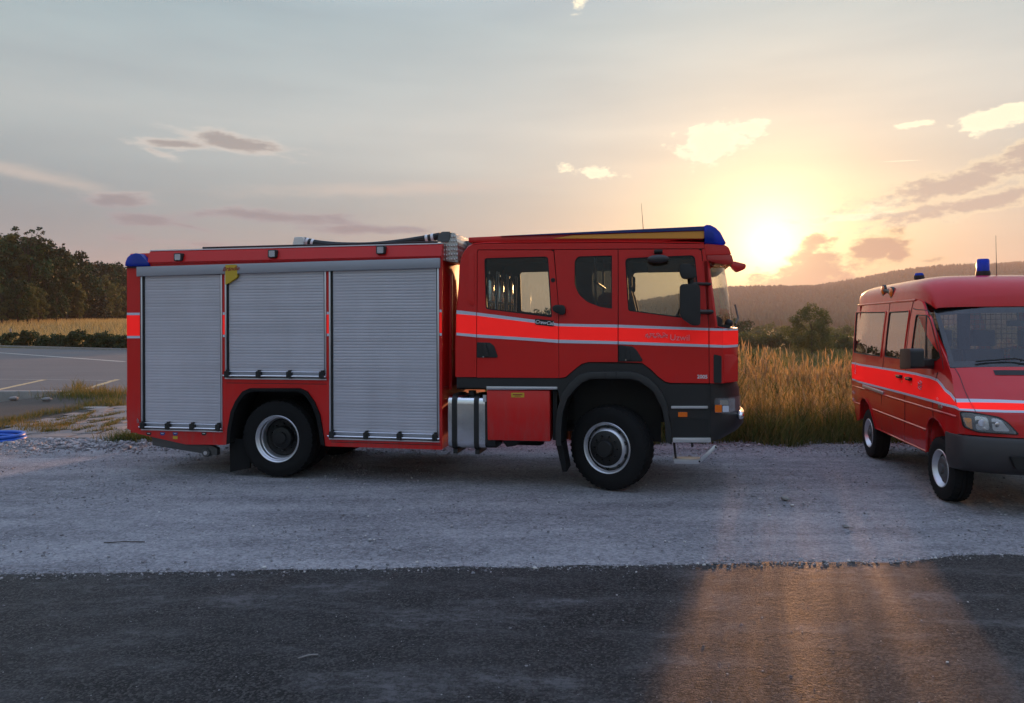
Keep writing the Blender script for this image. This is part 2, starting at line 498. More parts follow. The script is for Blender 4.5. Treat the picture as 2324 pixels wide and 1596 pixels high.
def dup(o, parent, loc=None, rot=None, scale=None):
    c = o.copy()
    COL.objects.link(c)
    c.parent = parent
    if loc is not None: c.location = loc
    if rot is not None: c.rotation_euler = rot
    if scale is not None: c.scale = scale
    return c

def empty(name, loc=(0, 0, 0), rz=0.0):
    o = bpy.data.objects.new(name, None)
    o.empty_display_size = 0.2
    o.location = loc; o.rotation_euler = (0, 0, rz)
    COL.objects.link(o)
    return o

def tag(o, label=None, cat=None, group=None, kind=None):
    if label: o['label'] = label
    if cat: o['category'] = cat
    if group: o['group'] = group
    if kind: o['kind'] = kind
    return o

def rp(pts, r=0.03, n=5):
    """round the corners of a polygon; a third value in a point is its own radius"""
    out = []
    k = len(pts)
    for i in range(k):
        p = Vector(pts[i][:2]); a = Vector(pts[i - 1][:2]); b = Vector(pts[(i + 1) % k][:2])
        rr = pts[i][2] if len(pts[i]) > 2 else r
        if rr <= 0: out.append(tuple(p)); continue
        da, db = (a - p), (b - p)
        t = min(rr, da.length * 0.48, db.length * 0.48)
        s0, s1 = p + da.normalized() * t, p + db.normalized() * t
        for j in range(n + 1):
            q = j / n
            out.append(tuple(s0 * (1 - q) ** 2 + p * 2 * q * (1 - q) + s1 * q * q))
    return out

def rect(x0, x1, z0, z1): return [(x0, z0), (x1, z0), (x1, z1), (x0, z1)]

def tri_mesh(name, verts, tris, mat, tint=None, smooth=False):
    """fast mesh from numpy arrays, with an optional per-vertex float 'tint'"""
    me = bpy.data.meshes.new(name)
    verts = np.asarray(verts, dtype=np.float32); tris = np.asarray(tris, dtype=np.int32)
    me.vertices.add(len(verts)); me.vertices.foreach_set('co', verts.ravel())
    me.loops.add(tris.size); me.loops.foreach_set('vertex_index', tris.ravel())
    me.polygons.add(len(tris))
    me.polygons.foreach_set('loop_start', np.arange(0, tris.size, 3, dtype=np.int32))
    me.polygons.foreach_set('loop_total', np.full(len(tris), 3, dtype=np.int32))
    if smooth: me.polygons.foreach_set('use_smooth', np.ones(len(tris), dtype=bool))
    if tint is not None:
        at = me.attributes.new('tint', 'FLOAT', 'POINT')
        at.data.foreach_set('value', np.asarray(tint, dtype=np.float32))
    me.materials.append(MAT[mat])
    me.update(); me.validate()
    return me

def text_mesh(body, size, shear=0.0, depth=0.0008, xs=1.0, bold=0.0):
    cu = bpy.data.curves.new('lettering', 'FONT')
    cu.body = body; cu.size = size; cu.shear = shear; cu.extrude = depth; cu.offset = bold
    cu.align_x = 'CENTER'; cu.align_y = 'CENTER'
    o = bpy.data.objects.new('lettering', cu)
    COL.objects.link(o)
    dg = bpy.context.evaluated_depsgraph_get()
    me = bpy.data.meshes.new_from_object(o.evaluated_get(dg))
    bpy.data.objects.remove(o); bpy.data.curves.remove(cu)
    # lay it into the x-z plane facing -y
    for v in me.vertices: v.co = (v.co.x * xs, -v.co.z, v.co.y)
    return me
# ================================================================ ground and nature
def ground_mats():
    # loose crushed-stone gravel
    m, g = new_mat('gravel')
    co = g.n('ShaderNodeTexCoord').outputs['Object']
    big = g.noise(co, 0.45, 5, 0.6); mid = g.noise(co, 5.0, 6, 0.65)
    v1 = g.vor(co, 42.0); v2 = g.vor(co, 95.0)
    cellc = g.vor(co, 42.0, 'F1', 'Color')
    sepc = g.n('ShaderNodeSeparateColor'); g.put(sepc.inputs[0], cellc)
    streak = g.noise(g.mapping(co, scale=(0.35, 1.3, 1)), 1.1, 6, 0.65)
    val = g.m('ADD', g.m('MULTIPLY', sepc.outputs[0], 0.30), g.m('ADD', g.m('MULTIPLY', g.ss(streak, 0.3, 0.7), 0.27), g.m('ADD', g.m('MULTIPLY', big, 0.2), g.m('MULTIPLY', mid, 0.35))))
    c = g.ramp(val, [(0.25, (0.14, 0.135, 0.15)), (0.5, (0.275, 0.27, 0.29)), (0.75, (0.42, 0.41, 0.435)), (1.0, (0.58, 0.56, 0.57))])
    h = g.m('ADD', g.m('MULTIPLY', v1, -1.0), g.m('ADD', g.m('MULTIPLY', v2, -0.45), g.m('MULTIPLY', mid, 0.8)))
    finish(g, bsdf(g, c, 0.92, spec=0.25, normal=bump(g, h, 0.9, 0.03)))
    # worn dark asphalt with dusty patches
    m, g = new_mat('asphalt')
    co = g.n('ShaderNodeTexCoord').outputs['Object']
    w = g.mapping(co, scale=(0.45, 1.0, 1))
    big = g.noise(w, 0.9, 6, 0.62); mid = g.noise(w, 3.2, 6, 0.7); fine = g.noise(co, 60, 4, 0.7)
    blot = g.noise(g.mapping(co, loc=(7, 2, 0), scale=(0.5, 1.4, 1)), 1.7, 7, 0.72)
    dust = g.ss(g.m('ADD', g.m('MULTIPLY', big, 0.4), g.m('MULTIPLY', blot, 0.7)), 0.53, 0.70)
    agg = g.vor(co, 75.0); aggc = g.vor(co, 75.0, 'F1', 'Color')
    sc_ = g.n('ShaderNodeSeparateColor'); g.put(sc_.inputs[0], aggc)
    base = g.mix(g.ss(sc_.outputs[0], 0.35, 1.0), g.mix(g.ss(blot, 0.32, 0.66), (0.012, 0.012, 0.014), (0.058, 0.057, 0.060)), (0.115, 0.110, 0.110))
    crumb = g.noise(g.mapping(co, scale=(0.7, 1, 1)), 22, 6, 0.75)
    c = g.mix(g.m('MULTIPLY', dust, g.ss(crumb, 0.38, 0.62)), base, (0.21, 0.205, 0.22))
    h = g.m('ADD', g.m('MULTIPLY', agg, -0.7), g.m('ADD', g.m('MULTIPLY', fine, 0.6), g.m('MULTIPLY', crumb, 3.0)))
    finish(g, bsdf(g, c, g.m('MULTIPLY_ADD', fine, 0.25, 0.5), spec=0.32, normal=bump(g, h, 1.0, 0.026)))
    # older greyer parking asphalt
    m, g = new_mat('parking_asphalt')
    co = g.n('ShaderNodeTexCoord').outputs['Object']
    big = g.noise(g.mapping(co, scale=(0.15, 0.6, 1)), 1.0, 6, 0.6); fine = g.noise(co, 14, 6, 0.7)
    c = g.mix(g.m('MULTIPLY_ADD', fine, 0.4, g.m('MULTIPLY', big, 0.6)), (0.075, 0.072, 0.072), (0.19, 0.18, 0.175))
    finish(g, bsdf(g, c, 0.85, spec=0.3, normal=bump(g, fine, 0.4, 0.02)))
    # bare dirt
    m, g = new_mat('dirt')
    co = g.n('ShaderNodeTexCoord').outputs['Object']
    a = g.noise(co, 0.8, 6, 0.65); b = g.noise(co, 9, 6, 0.7)
    c = g.mix(g.m('MULTIPLY_ADD', b, 0.5, g.m('MULTIPLY', a, 0.5)), (0.035, 0.032, 0.030), (0.13, 0.115, 0.10))
    finish(g, bsdf(g, c, 0.95, spec=0.2, normal=bump(g, b, 0.8, 0.05)))
    # meadow soil under the grasses
    m, g = new_mat('meadow')
    co = g.n('ShaderNodeTexCoord').outputs['Object']
    a = g.noise(co, 0.05, 6, 0.6); b = g.noise(co, 1.6, 6, 0.7)
    c = g.mix(g.m('MULTIPLY_ADD', b, 0.5, g.m('MULTIPLY', a, 0.5)), (0.07, 0.075, 0.03), (0.22, 0.16, 0.07))
    finish(g, bsdf(g, c, 0.95, spec=0.1, normal=bump(g, b, 0.8, 0.1)))
    # far wooded hillside
    m, g = new_mat('hill_wood')
    co = g.n('ShaderNodeTexCoord').outputs['Object']
    b = g.noise(co, 0.06, 6, 0.7)
    finish(g, bsdf(g, g.mix(b, (0.018, 0.026, 0.014), (0.055, 0.062, 0.032)), 0.95, spec=0.1, normal=bump(g, b, 1.0, 4.0)))

    def leaf(name, stops, trans=0.45, tcol=1.25, glossy=0.25):
        m, g = new_mat(name)
        at = g.n('ShaderNodeAttribute'); at.attribute_name = 'tint'
        c = g.ramp(at.outputs['Fac'], stops)
        df = bsdf(g, c, 0.6, spec=glossy)
        tl = g.n('ShaderNodeBsdfTranslucent')
        g.put(tl.inputs[0], g.mix(1.0, c, (tcol * 1.15, tcol * 1.05, tcol * 0.6), 'MULTIPLY'))
        mx = g.n('ShaderNodeMixShader'); mx.inputs[0].default_value = trans
        g.t.links.new(df, mx.inputs[1]); g.t.links.new(tl.outputs[0], mx.inputs[2])
        finish(g, mx.outputs[0])
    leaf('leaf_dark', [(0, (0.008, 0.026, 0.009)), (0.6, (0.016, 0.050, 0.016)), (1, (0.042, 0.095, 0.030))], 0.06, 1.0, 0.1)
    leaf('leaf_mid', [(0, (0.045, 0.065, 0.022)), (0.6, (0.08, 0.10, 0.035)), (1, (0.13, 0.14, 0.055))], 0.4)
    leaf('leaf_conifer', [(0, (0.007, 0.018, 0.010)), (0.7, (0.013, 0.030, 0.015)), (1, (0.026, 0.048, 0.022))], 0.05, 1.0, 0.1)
    leaf('hedge_leaf', [(0, (0.020, 0.036, 0.014)), (0.7, (0.036, 0.056, 0.020)), (1, (0.075, 0.095, 0.035))], 0.3)
    leaf('grass_leaf', [(0, (0.045, 0.075, 0.022)), (0.35, (0.105, 0.125, 0.040)), (0.65, (0.24, 0.175, 0.075)), (1, (0.46, 0.33, 0.21))], 0.42, 1.15)
    leaf('weed', [(0, (0.040, 0.070, 0.018)), (0.5, (0.095, 0.105, 0.030)), (1, (0.26, 0.17, 0.06))], 0.35)
    leaf('field', [(0, (0.26, 0.19, 0.075)), (0.5, (0.42, 0.31, 0.14)), (1, (0.55, 0.42, 0.22))], 0.3)
    leaf('pebble', [(0, (0.16, 0.155, 0.165)), (0.5, (0.27, 0.26, 0.28)), (0.9, (0.42, 0.40, 0.41)), (1, (0.62, 0.60, 0.58))], 0.0, 1, 0.2)
ground_mats()

def sst(a, b, x):
    t = np.clip((np.asarray(x, float) - a) / (b - a), 0, 1)
    return t * t * (3 - 2 * t)

def terrain(x, y):
    """height of the land: flat yard, field rising to the wood on the left, meadow dipping on the right"""
    x = np.asarray(x, float); y = np.asarray(y, float)
    azt = x / np.maximum(y, 1.0)
    wl = 1 - sst(-0.42, -0.15, azt)
    wr = sst(0.02, 0.2, azt)
    left = 2.9 * sst(66, 150, y) + 5.0 * sst(150, 420, y)
    right = -1.3 * sst(13.9, 18.5, y) - 0.7 * sst(18.5, 30, y) - 2.6 * sst(30, 120, y)
    mid = -1.0 * sst(40, 200, y)
    near = -0.045 - .45 * sst(6, 12, -x) * sst(12.5, 16, y) * (1 - sst(25, 32, y))
    return near + wl * left + wr * right + (1 - wl) * (1 - wr) * mid

# one sheet of land out to the horizon
def build_ground():
    def axis(lim_lo, lim_hi):
        s = list(np.arange(-40, 40.1, 4.0))
        v = 40.0
        while v < lim_hi: v = min(v * 1.16, lim_hi); s.append(v)
        v = 40.0
        while v < -lim_lo: v = min(v * 1.16, -lim_lo); s.insert(0, -v)
        return s
    xs, ys = axis(-4600, 4600), axis(-2500, 4600)
    rows = [[(x, y, float(terrain(x, y))) for x in xs] for y in ys]
    o = MB().grid(rows).build('ground', 'meadow', smooth=60)
    tag(o, 'open meadow land stretching out to the wooded hills', 'ground', kind='structure')
build_ground()

EDGE = [(-14, 5.92), (-9, 6.02), (-6, 6.13), (-4.27, 6.24), (-3, 6.27), (-2.2, 6.31), (-1.2, 6.33), (-.3, 6.37), (.5, 6.36), (1.2, 6.41), (2.0, 6.44), (2.9, 6.47), (3.5, 6.52), (3.75, 6.62), (4.06, 6.68), (4.6, 6.66), (6, 6.70), (9, 6.8), (14, 6.95)]
def edge_y(x):
    return float(np.interp(x, [p[0] for p in EDGE], [p[1] for p in EDGE]))

def build_yard():
    # gravel lot
    xs = np.arange(-26, 26.01, 0.5); ys = np.concatenate([np.arange(5.0, 13.9, 0.3)])
    def gz(x, y):
        return 0.012 * math.sin(x * 0.9 + 1.3 * math.sin(y * 0.7)) * math.sin(y * 1.1 + x * 0.3) * min(1, abs(y - 10) / 3)
    rows = []
    for y in ys:
        rows.append([(float(x), float(y) + (0.10 * math.sin(x * 2.1) + 0.06 * math.sin(x * 5.3)) * (1 if y > 13.5 else 0), 0.0 + gz(x, y) - 0.006) for x in xs])
    o = MB().grid(rows).build('gravel_lot', 'gravel', smooth=60)
    tag(o, 'pale grey gravel lot under the fire truck and the van', 'gravel', kind='structure')
    # asphalt road in the foreground, a thin worn edge lying on the gravel
    top, xs = [], np.arange(-14, 14.01, 0.07)
    rr = random.Random(3)
    wob = 0.0
    for x in xs:
        wob = wob * 0.8 + rr.uniform(-0.02, 0.02)
        top.append((float(x), edge_y(x) + wob + 0.012 * math.sin(x * 3.1)))
    rows = [[(x, -12.0, 0.018) for x, y in top], [(x, 2.0, 0.018) for x, y in top], [(x, 5.0, 0.018) for x, y in top], [(x, y - 0.05, 0.018) for x, y in top], [(x, y - 0.008, 0.013) for x, y in top], [(x, y, -0.03) for x, y in top]]
    o = MB().grid(rows).build('road', 'asphalt', smooth=60)
    tag(o, 'dark worn asphalt road across the foreground', 'road', kind='structure')
    # dirt ground behind the truck, on the left
    rows = [[(float(x), float(y), -0.020 + 0.03 * math.sin(x * .7) * math.sin(y * .9) - .30 * float(sst(20.3, 22.6, y)) * float(sst(13.9, 15.0, -x))) for x in np.arange(-60, -1.9, .5)] for y in np.arange(13.5, 23.41, 0.3)]
    o = MB().grid(rows).build('dirt_ground', 'dirt', smooth=60)
    tag(o, 'bare dark dirt strip between the pavers and the car park', 'dirt', kind='structure')
    # car park
    poly = [(-95, 23.4), (-9, 23.4), (-5, 62), (-34.5, 63.6), (-52, 73.5), (-95, 99)]
    o = MB().prism(poly, -0.55, 0.02, axis='z').build('car_park', 'parking_asphalt', smooth=0)
    tag(o, 'grey car park surface beyond the dirt strip', 'car park', kind='structure')
    def line(name, a, b, w, mat, label):
        a, b = Vector((*on_ground(*a), 0)), Vector((*on_ground(*b), 0))
        t = (b - a).normalized(); n = Vector((-t.y, t.x, 0)) * (w / 2)
        rows = []
        K = 26
        r_ = random.Random(hash(name) % 99)
        for i in range(K + 1):
            p = a.lerp(b, i / K); j = r_.uniform(0.75, 1.1)
            rows.append([tuple(p - n * j + Vector((0, 0, 0.0245))), tuple(p + n * j + Vector((0, 0, 0.0245)))])
        o = MB().grid(rows).build('parking_line', mat, smooth=0)
        tag(o, label, 'road marking', kind='structure')
    line('a', (-60, 797), (283, 822), 0.35, 'line_white', 'long pale line across the far car park')
    line('b', (-20, 890), (102, 863), 0.22, 'line_yellow', 'yellow bay line ending above the concrete kerb')
    line('c', (150, 898), (267, 862.5), 0.22, 'line_yellow', 'yellow bay line nearest to the fire truck')
    line('d', (-20, 862), (270, 865), 0.10, 'line_white', 'thin pale line joining the bay lines')
    # kerb along the far edge of the car park, kerb piece at its near edge
    a, b = Vector(on_ground(-150, 783.5)), Vector(on_ground(420, 799.5))
    t = (b - a).normalized(); n = Vector((-t.y, t.x)) * 0.25
    L = (b - a).length; K = int(L / 2.0)
    par = None
    for i in range(K):
        p, q = a + t * (i * 2.0 + 0.02), a + t * (i * 2.0 + 1.96)
        poly = [tuple(p - n), tuple(q - n), tuple(q + n), tuple(p + n)]
        k = MB().prism(poly, -0.06, 0.16, axis='z').build('kerb_stone', 'concrete', par, smooth=0)
        if par is None:
            k.name = 'kerb'; par = k
            tag(k, 'low stone kerb along the hedge at the far side of the car park', 'kerb', kind='structure')
    x1, y1 = on_ground(137, 890.5)
    o = MB().box(-26, x1, y1 - 0.12, y1 + 0.12, -0.5, 0.05).build('kerb', 'concrete', bevel=0.02)
    tag(o, 'straight concrete kerb end beside the dirt, left of the truck', 'kerb', kind='structure')
    # paved path: every slab is a piece of its own
    path = MB().box(-10.6, -5.6, 13.72, 19.2, -0.06, 0.008).build('paved_path', 'dirt', smooth=0)
    tag(path, 'old paved path of grey concrete slabs with weeds behind the truck', 'path', kind='structure')
    bar = MB()
    variants = []
    for i in range(5):
        r_ = random.Random(20 + i)
        b = MB().box(-0.228, 0.228, -0.228, 0.228, -0.03, 0.0)
        b.v = [(x + r_.uniform(-.012, .012), y + r_.uniform(-.012, .012), z + (r_.uniform(-.006, .008) if z > -0.01 else 0)) for x, y, z in b.v]
        variants.append(b.mesh('paver', bevel=0.012, seg=1))
        variants[-1].materials.append(MAT['paver_grey'])
    r_ = random.Random(5)
    for j in range(11):
        y = 13.98 + j * 0.49
        for i in range(11):
            x = -10.35 + i * 0.49 + (0.24 if j % 2 else 0)
            if x > -5.9 + 0 or x < -10.3 + max(0, (14.6 - y)) * 0.9 + r_.uniform(0, .2): continue
            if x > -7.0 + (13.9 - y) * 0.45 + 1.2: continue
            o = link('paver', variants[r_.randrange(5)], None, path)
            o.location = (x + r_.uniform(-.01, .01), y, 0.034 + r_.uniform(-.008, .012))
            o.rotation_euler = (r_.uniform(-.02, .02), r_.uniform(-.02, .02), r_.choice((0, math.pi / 2, math.pi)) + r_.uniform(-.02, .02))
    # border kerb stones at the near edge of the path
    for i in range(5):
        x = -9.75 + i * 0.92
        k = MB().box(x, x + 0.90, 13.60, 13.72, -0.05, 0.045).build('border_stone', 'paver_grey', path, bevel=0.012)
build_yard()

# ---------------------------------------------------------------- loose stones
def stones(name, P, size, flat=0.6, mat='pebble', tint=None):
    """many small irregular stones joined in one mesh (octahedron-like, 8-20 faces)"""
    phi = (1 + 5 ** .5) / 2
    ico = np.array([(-1, phi, 0), (1, phi, 0), (-1, -phi, 0), (1, -phi, 0), (0, -1, phi), (0, 1, phi), (0, -1, -phi), (0, 1, -phi), (phi, 0, -1), (phi, 0, 1), (-phi, 0, -1), (-phi, 0, 1)]) / 1.9
    T = np.array([(0, 11, 5), (0, 5, 1), (0, 1, 7), (0, 7, 10), (0, 10, 11), (1, 5, 9), (5, 11, 4), (11, 10, 2), (10, 7, 6), (7, 1, 8), (3, 9, 4), (3, 4, 2), (3, 2, 6), (3, 6, 8), (3, 8, 9), (4, 9, 5), (2, 4, 11), (6, 2, 10), (8, 6, 7), (9, 8, 1)])
    N = len(P)
    V = np.repeat(ico[None], N, 0) * nrg.uniform(.72, 1.2, (N, 12, 1))
    V *= nrg.uniform(.65, 1.25, (N, 1, 3)) * np.array([1, 1, flat])
    a = nrg.uniform(0, 2 * np.pi, N); c, s_ = np.cos(a)[:, None], np.sin(a)[:, None]
    x, y = V[..., 0] * c - V[..., 1] * s_, V[..., 0] * s_ + V[..., 1] * c
    V = np.stack([x, y, V[..., 2]], -1) * np.asarray(size)[:, None, None]
    V += np.asarray(P)[:, None, :]
    tris = (T[None] + 12 * np.arange(N)[:, None, None]).reshape(-1, 3)
    t = np.repeat(nrg.uniform(0, 1, N) if tint is None else tint, 12)
    return link(name, tri_mesh(name, V.reshape(-1, 3), tris, mat, t), None)

def build_stones():
    # general scatter, denser in patches and toward the back edge
    N = 30000
    x = nrg.uniform(-11, 11, N * 2); y = 5.9 + 7.8 * nrg.uniform(0, 1, N * 2) ** 1.0
    n_ = np.sin(x * 1.3 + 2 * np.sin(y * .9)) * np.sin(y * 1.7 + x * .4)
    keep = (nrg.uniform(0, 1, N * 2) < 0.35 + 0.3 * n_ + 0.3 * sst(11, 13.3, y)) & (np.abs(x) < y * 0.72 + 1) & (y > np.interp(x, [p[0] for p in EDGE], [p[1] for p in EDGE]) - 0.02)
    x, y = x[keep][:N], y[keep][:N]
    s = nrg.lognormal(math.log(0.0065), 0.42, len(x)).clip(.003, .022) * (1 + 1.3 * sst(11.3, 13.2, y))
    o = stones('loose_gravel', np.stack([x, y, s * 0.25], 1), s)
    tag(o, 'loose gravel stones scattered over the lot', 'gravel', kind='stuff')
    # bigger rubble along the path edge at the left
    N = 900
    px = nrg.uniform(-40, 330, N); py = 1003 + nrg.normal(0, 9, N)
    P = np.array([(*on_ground(a, min(max(b, 1000), 1034)), 0.012) for a, b in zip(px, py)])
    s = nrg.lognormal(math.log(0.026), 0.40, N).clip(.010, .06)
    o = stones('rubble', P, s, 0.75, tint=nrg.uniform(.15, .9, N))
    tag(o, 'pale rubble stones heaped along the near edge of the paved path', 'rubble', kind='stuff')
    # crumbs of gravel on the asphalt
    N = 1500
    x = nrg.uniform(-5, 5.5, N); y = nrg.uniform(3.5, 6.6, N)
    keep = (y < np.array([edge_y(v) for v in x]) + .05)
    x, y = x[keep], y[keep]
    s = nrg.lognormal(math.log(0.0035), 0.4, len(x)).clip(.002, .010)
    o = stones('road_grit', np.stack([x, y, 0.018 + s * .2], 1), s)
    tag(o, 'fine grit lying on the asphalt road', 'grit', kind='stuff')
    # stones spilled along the broken asphalt edge
    N = 2600
    x = nrg.uniform(-5.5, 6, N); y = np.interp(x, [p[0] for p in EDGE], [p[1] for p in EDGE]) + nrg.normal(-.01, .07, N)
    s = nrg.lognormal(math.log(0.0062), 0.5, N).clip(.003, .024)
    on_road = y < np.interp(x, [p[0] for p in EDGE], [p[1] for p in EDGE])
    o = stones('edge_gravel', np.stack([x, y, np.where(on_road, .018, .002) + s * .25], 1), s)
    tag(o, 'loose stones along the crumbling edge of the asphalt', 'gravel', kind='stuff')
    # single stones one can point at
    for (px_, py_, s_, lab) in [(1782, 1135, 0.055, 'single white stone on the gravel between truck and van'), (105, 911, 0.17, 'grey rock lump on the dirt below the concrete kerb'), (30, 908, 0.13, 'pale rock at the left edge on the dirt strip'), (1918, 1197, 0.035, 'small pale stone chip on the gravel in front of the van')]:
        X, Y = on_ground(px_, py_)
        o = stones('stone', np.array([(0, 0, s_ * .35)]), np.array([s_]), 0.6, 'stone_pale', np.array([.9]))
        o.location = (X, Y, 0.0)
        tag(o, lab, 'stone')
build_stones()

# ---------------------------------------------------------------- grass blades
def blades(base, height, width, lean, tint, segs=3, tip_tint=0.0, az=None):
    """curved tapering blades -> (verts, tris, tints)"""
    N = len(base)
    az = nrg.uniform(0, 2 * np.pi, N) if az is None else az
    dirv = np.stack([np.cos(az), np.sin(az), np.zeros(N)], 1)
    side = np.stack([-np.sin(az), np.cos(az), np.zeros(N)], 1)
    sa = nrg.uniform(-.9, .9, N)[:, None]
    side = side * np.cos(sa) + dirv * np.sin(sa)
    vs, tt = [], []
    for k in range(segs + 1):
        q = k / segs
        c = base + dirv * (lean * height * q ** 1.8)[:, None]
        c = c + np.array([0, 0, 1.0]) * (height * (q - 0.22 * lean * q * q))[:, None]
        w = width * (1 - q) ** 0.7 * (0.55 + 0.9 * min(q * 2.2, 1) * 0.5)
        if k < segs:
            vs += [c - side * w[:, None], c + side * w[:, None]]; tt += [tint + tip_tint * q] * 2
        else:
            vs.append(c); tt.append(tint + tip_tint)
    M = len(vs)
    V = np.stack(vs, 1); T = np.stack(tt, 1)
    tri = []
    for k in range(segs - 1):
        a = 2 * k
        tri += [(a, a + 1, a + 3), (a, a + 3, a + 2)]
    a = 2 * (segs - 1)
    tri.append((a, a + 1, M - 1))
    tri = np.array(tri)
    F = (tri[None] + M * np.arange(N)[:, None, None]).reshape(-1, 3)
    return V.reshape(-1, 3), F, np.clip(T.reshape(-1), 0, 1)

def merge(parts):
    V, F, T, o = [], [], [], 0
    for v, f, t in parts:
        V.append(v); F.append(f + o); T.append(t); o += len(v)
    return np.concatenate(V), np.concatenate(F), np.concatenate(T)

def build_tall_grass():
    def place(n, x0, x1, y0, y1, pw=1.0):
        x = nrg.uniform(x0, x1, n); q = nrg.uniform(0, 1, n) ** pw
        y = y0 + (y1 - y0) * q
        y = y + 0.18 * np.sin(x * 2.3) + 0.12 * np.sin(x * 5.1) - 0.10 * np.clip(x - 3, 0, 8) * 0.3
            # the part that can be seen past the truck and van
        keep = (x / y > 0.14) & (x / y < 0.9)
        x, y = x[keep], y[keep]
        return np.stack([x, y, terrain(x, y)], 1)
    parts = []
    # broad green leaves low down
    P = place(17000, 1.5, 13, 13.15, 19, 1.3); n = len(P)
    parts.append(blades(P, nrg.uniform(.30, .85, n), nrg.uniform(.007, .016, n), nrg.uniform(.2, .8, n), nrg.uniform(0, .5, n), 3, .12))
    # knee-high weeds at the edge
    P = place(6500, 1.5, 13, 12.9, 13.6); n = len(P)
    parts.append(blades(P, nrg.uniform(.10, .42, n), nrg.uniform(.006, .014, n), nrg.uniform(.2, .9, n), nrg.uniform(0, .55, n), 3, .1))
    # tall stems with leaves along them
    P = np.concatenate([place(1500, 1.5, 14, 13.35, 14.5), place(4200, 1.5, 15, 14.5, 20.0)]); n = len(P)
    hgt = (1.37 + .12 * np.sin(P[:, 0] * 1.9) + nrg.normal(0, .17, n)).clip(.8, 1.8)
    az = nrg.uniform(0, 2 * np.pi, n); lean = nrg.uniform(.03, .26, n)
    parts.append(blades(P, hgt, np.full(n, .004), lean, nrg.uniform(.45, .85, n), 3, .15, az))
    for q in (.35, .5, .65, .78):
        keep = nrg.uniform(0, 1, n) < .7
        B = P[keep].copy(); l_ = lean[keep]; h_ = hgt[keep]; a_ = az[keep]
        B[:, 0] += np.cos(a_) * l_ * h_ * q ** 1.8; B[:, 1] += np.sin(a_) * l_ * h_ * q ** 1.8
        B[:, 2] += h_ * (q - .22 * l_ * q * q)
        m = len(B)
        parts.append(blades(B, nrg.uniform(.12, .30, m), nrg.uniform(.006, .014, m), nrg.uniform(.4, 1.3, m), nrg.uniform(.2, .85, m), 3, .15))
    # feathery seed heads at the tips
    for rep in range(3):
        B = P.copy()
        q = .88 + .03 * rep
        B[:, 0] += np.cos(az) * lean * hgt * q ** 1.8; B[:, 1] += np.sin(az) * lean * hgt * q ** 1.8
        B[:, 2] += hgt * (q - .22 * lean * q * q)
        parts.append(blades(B, nrg.uniform(.12, .24, n), nrg.uniform(.009, .017, n), nrg.uniform(.05, .6, n), nrg.uniform(.72, 1, n), 2, .05))
    # the meadow going on down the slope
    n = 15000
    y = nrg.uniform(20, 95, n); x = y * nrg.uniform(.18, .62, n)
    P = np.stack([x, y, terrain(x, y)], 1)
    parts.append(blades(P, nrg.uniform(.5, 1.25, n), .006 + .00045 * y, nrg.uniform(.1, .7, n), nrg.uniform(.25, .9, n), 2, .12))
    n = 11000
    y = nrg.uniform(95, 190, n); x = y * nrg.uniform(.18, .66, n)
    P = np.stack([x, y, terrain(x, y)], 1)
    parts.append(blades(P, nrg.uniform(.7, 1.7, n), .05 + .0004 * y, nrg.uniform(.1, .7, n), nrg.uniform(.0, .7, n), 2, .12))
    # rough growth runs on unseen behind the truck, denser and taller to block sun
    x = nrg.uniform(-5.0, 4.0, 26000); y = 13.45 + 3.2 * nrg.uniform(0, 1, 26000) ** 1.2 + .15 * np.sin(x * 3)
    P = np.stack([x, y, terrain(x, y)], 1); n = len(P)
    parts.append(blades(P, nrg.uniform(.6, 1.3, n) + .35 * (x > 2.2), nrg.uniform(.010, .018, n), nrg.uniform(.1, .5, n), nrg.uniform(0, .8, n), 3, .12))
    V, F, T = merge(parts)
    o = link('tall_grass', tri_mesh('tall_grass', V, F, 'grass_leaf', T), None)
    tag(o, 'tall golden meadow grass with seed heads behind the gravel lot', 'grass', kind='stuff')
build_tall_grass()

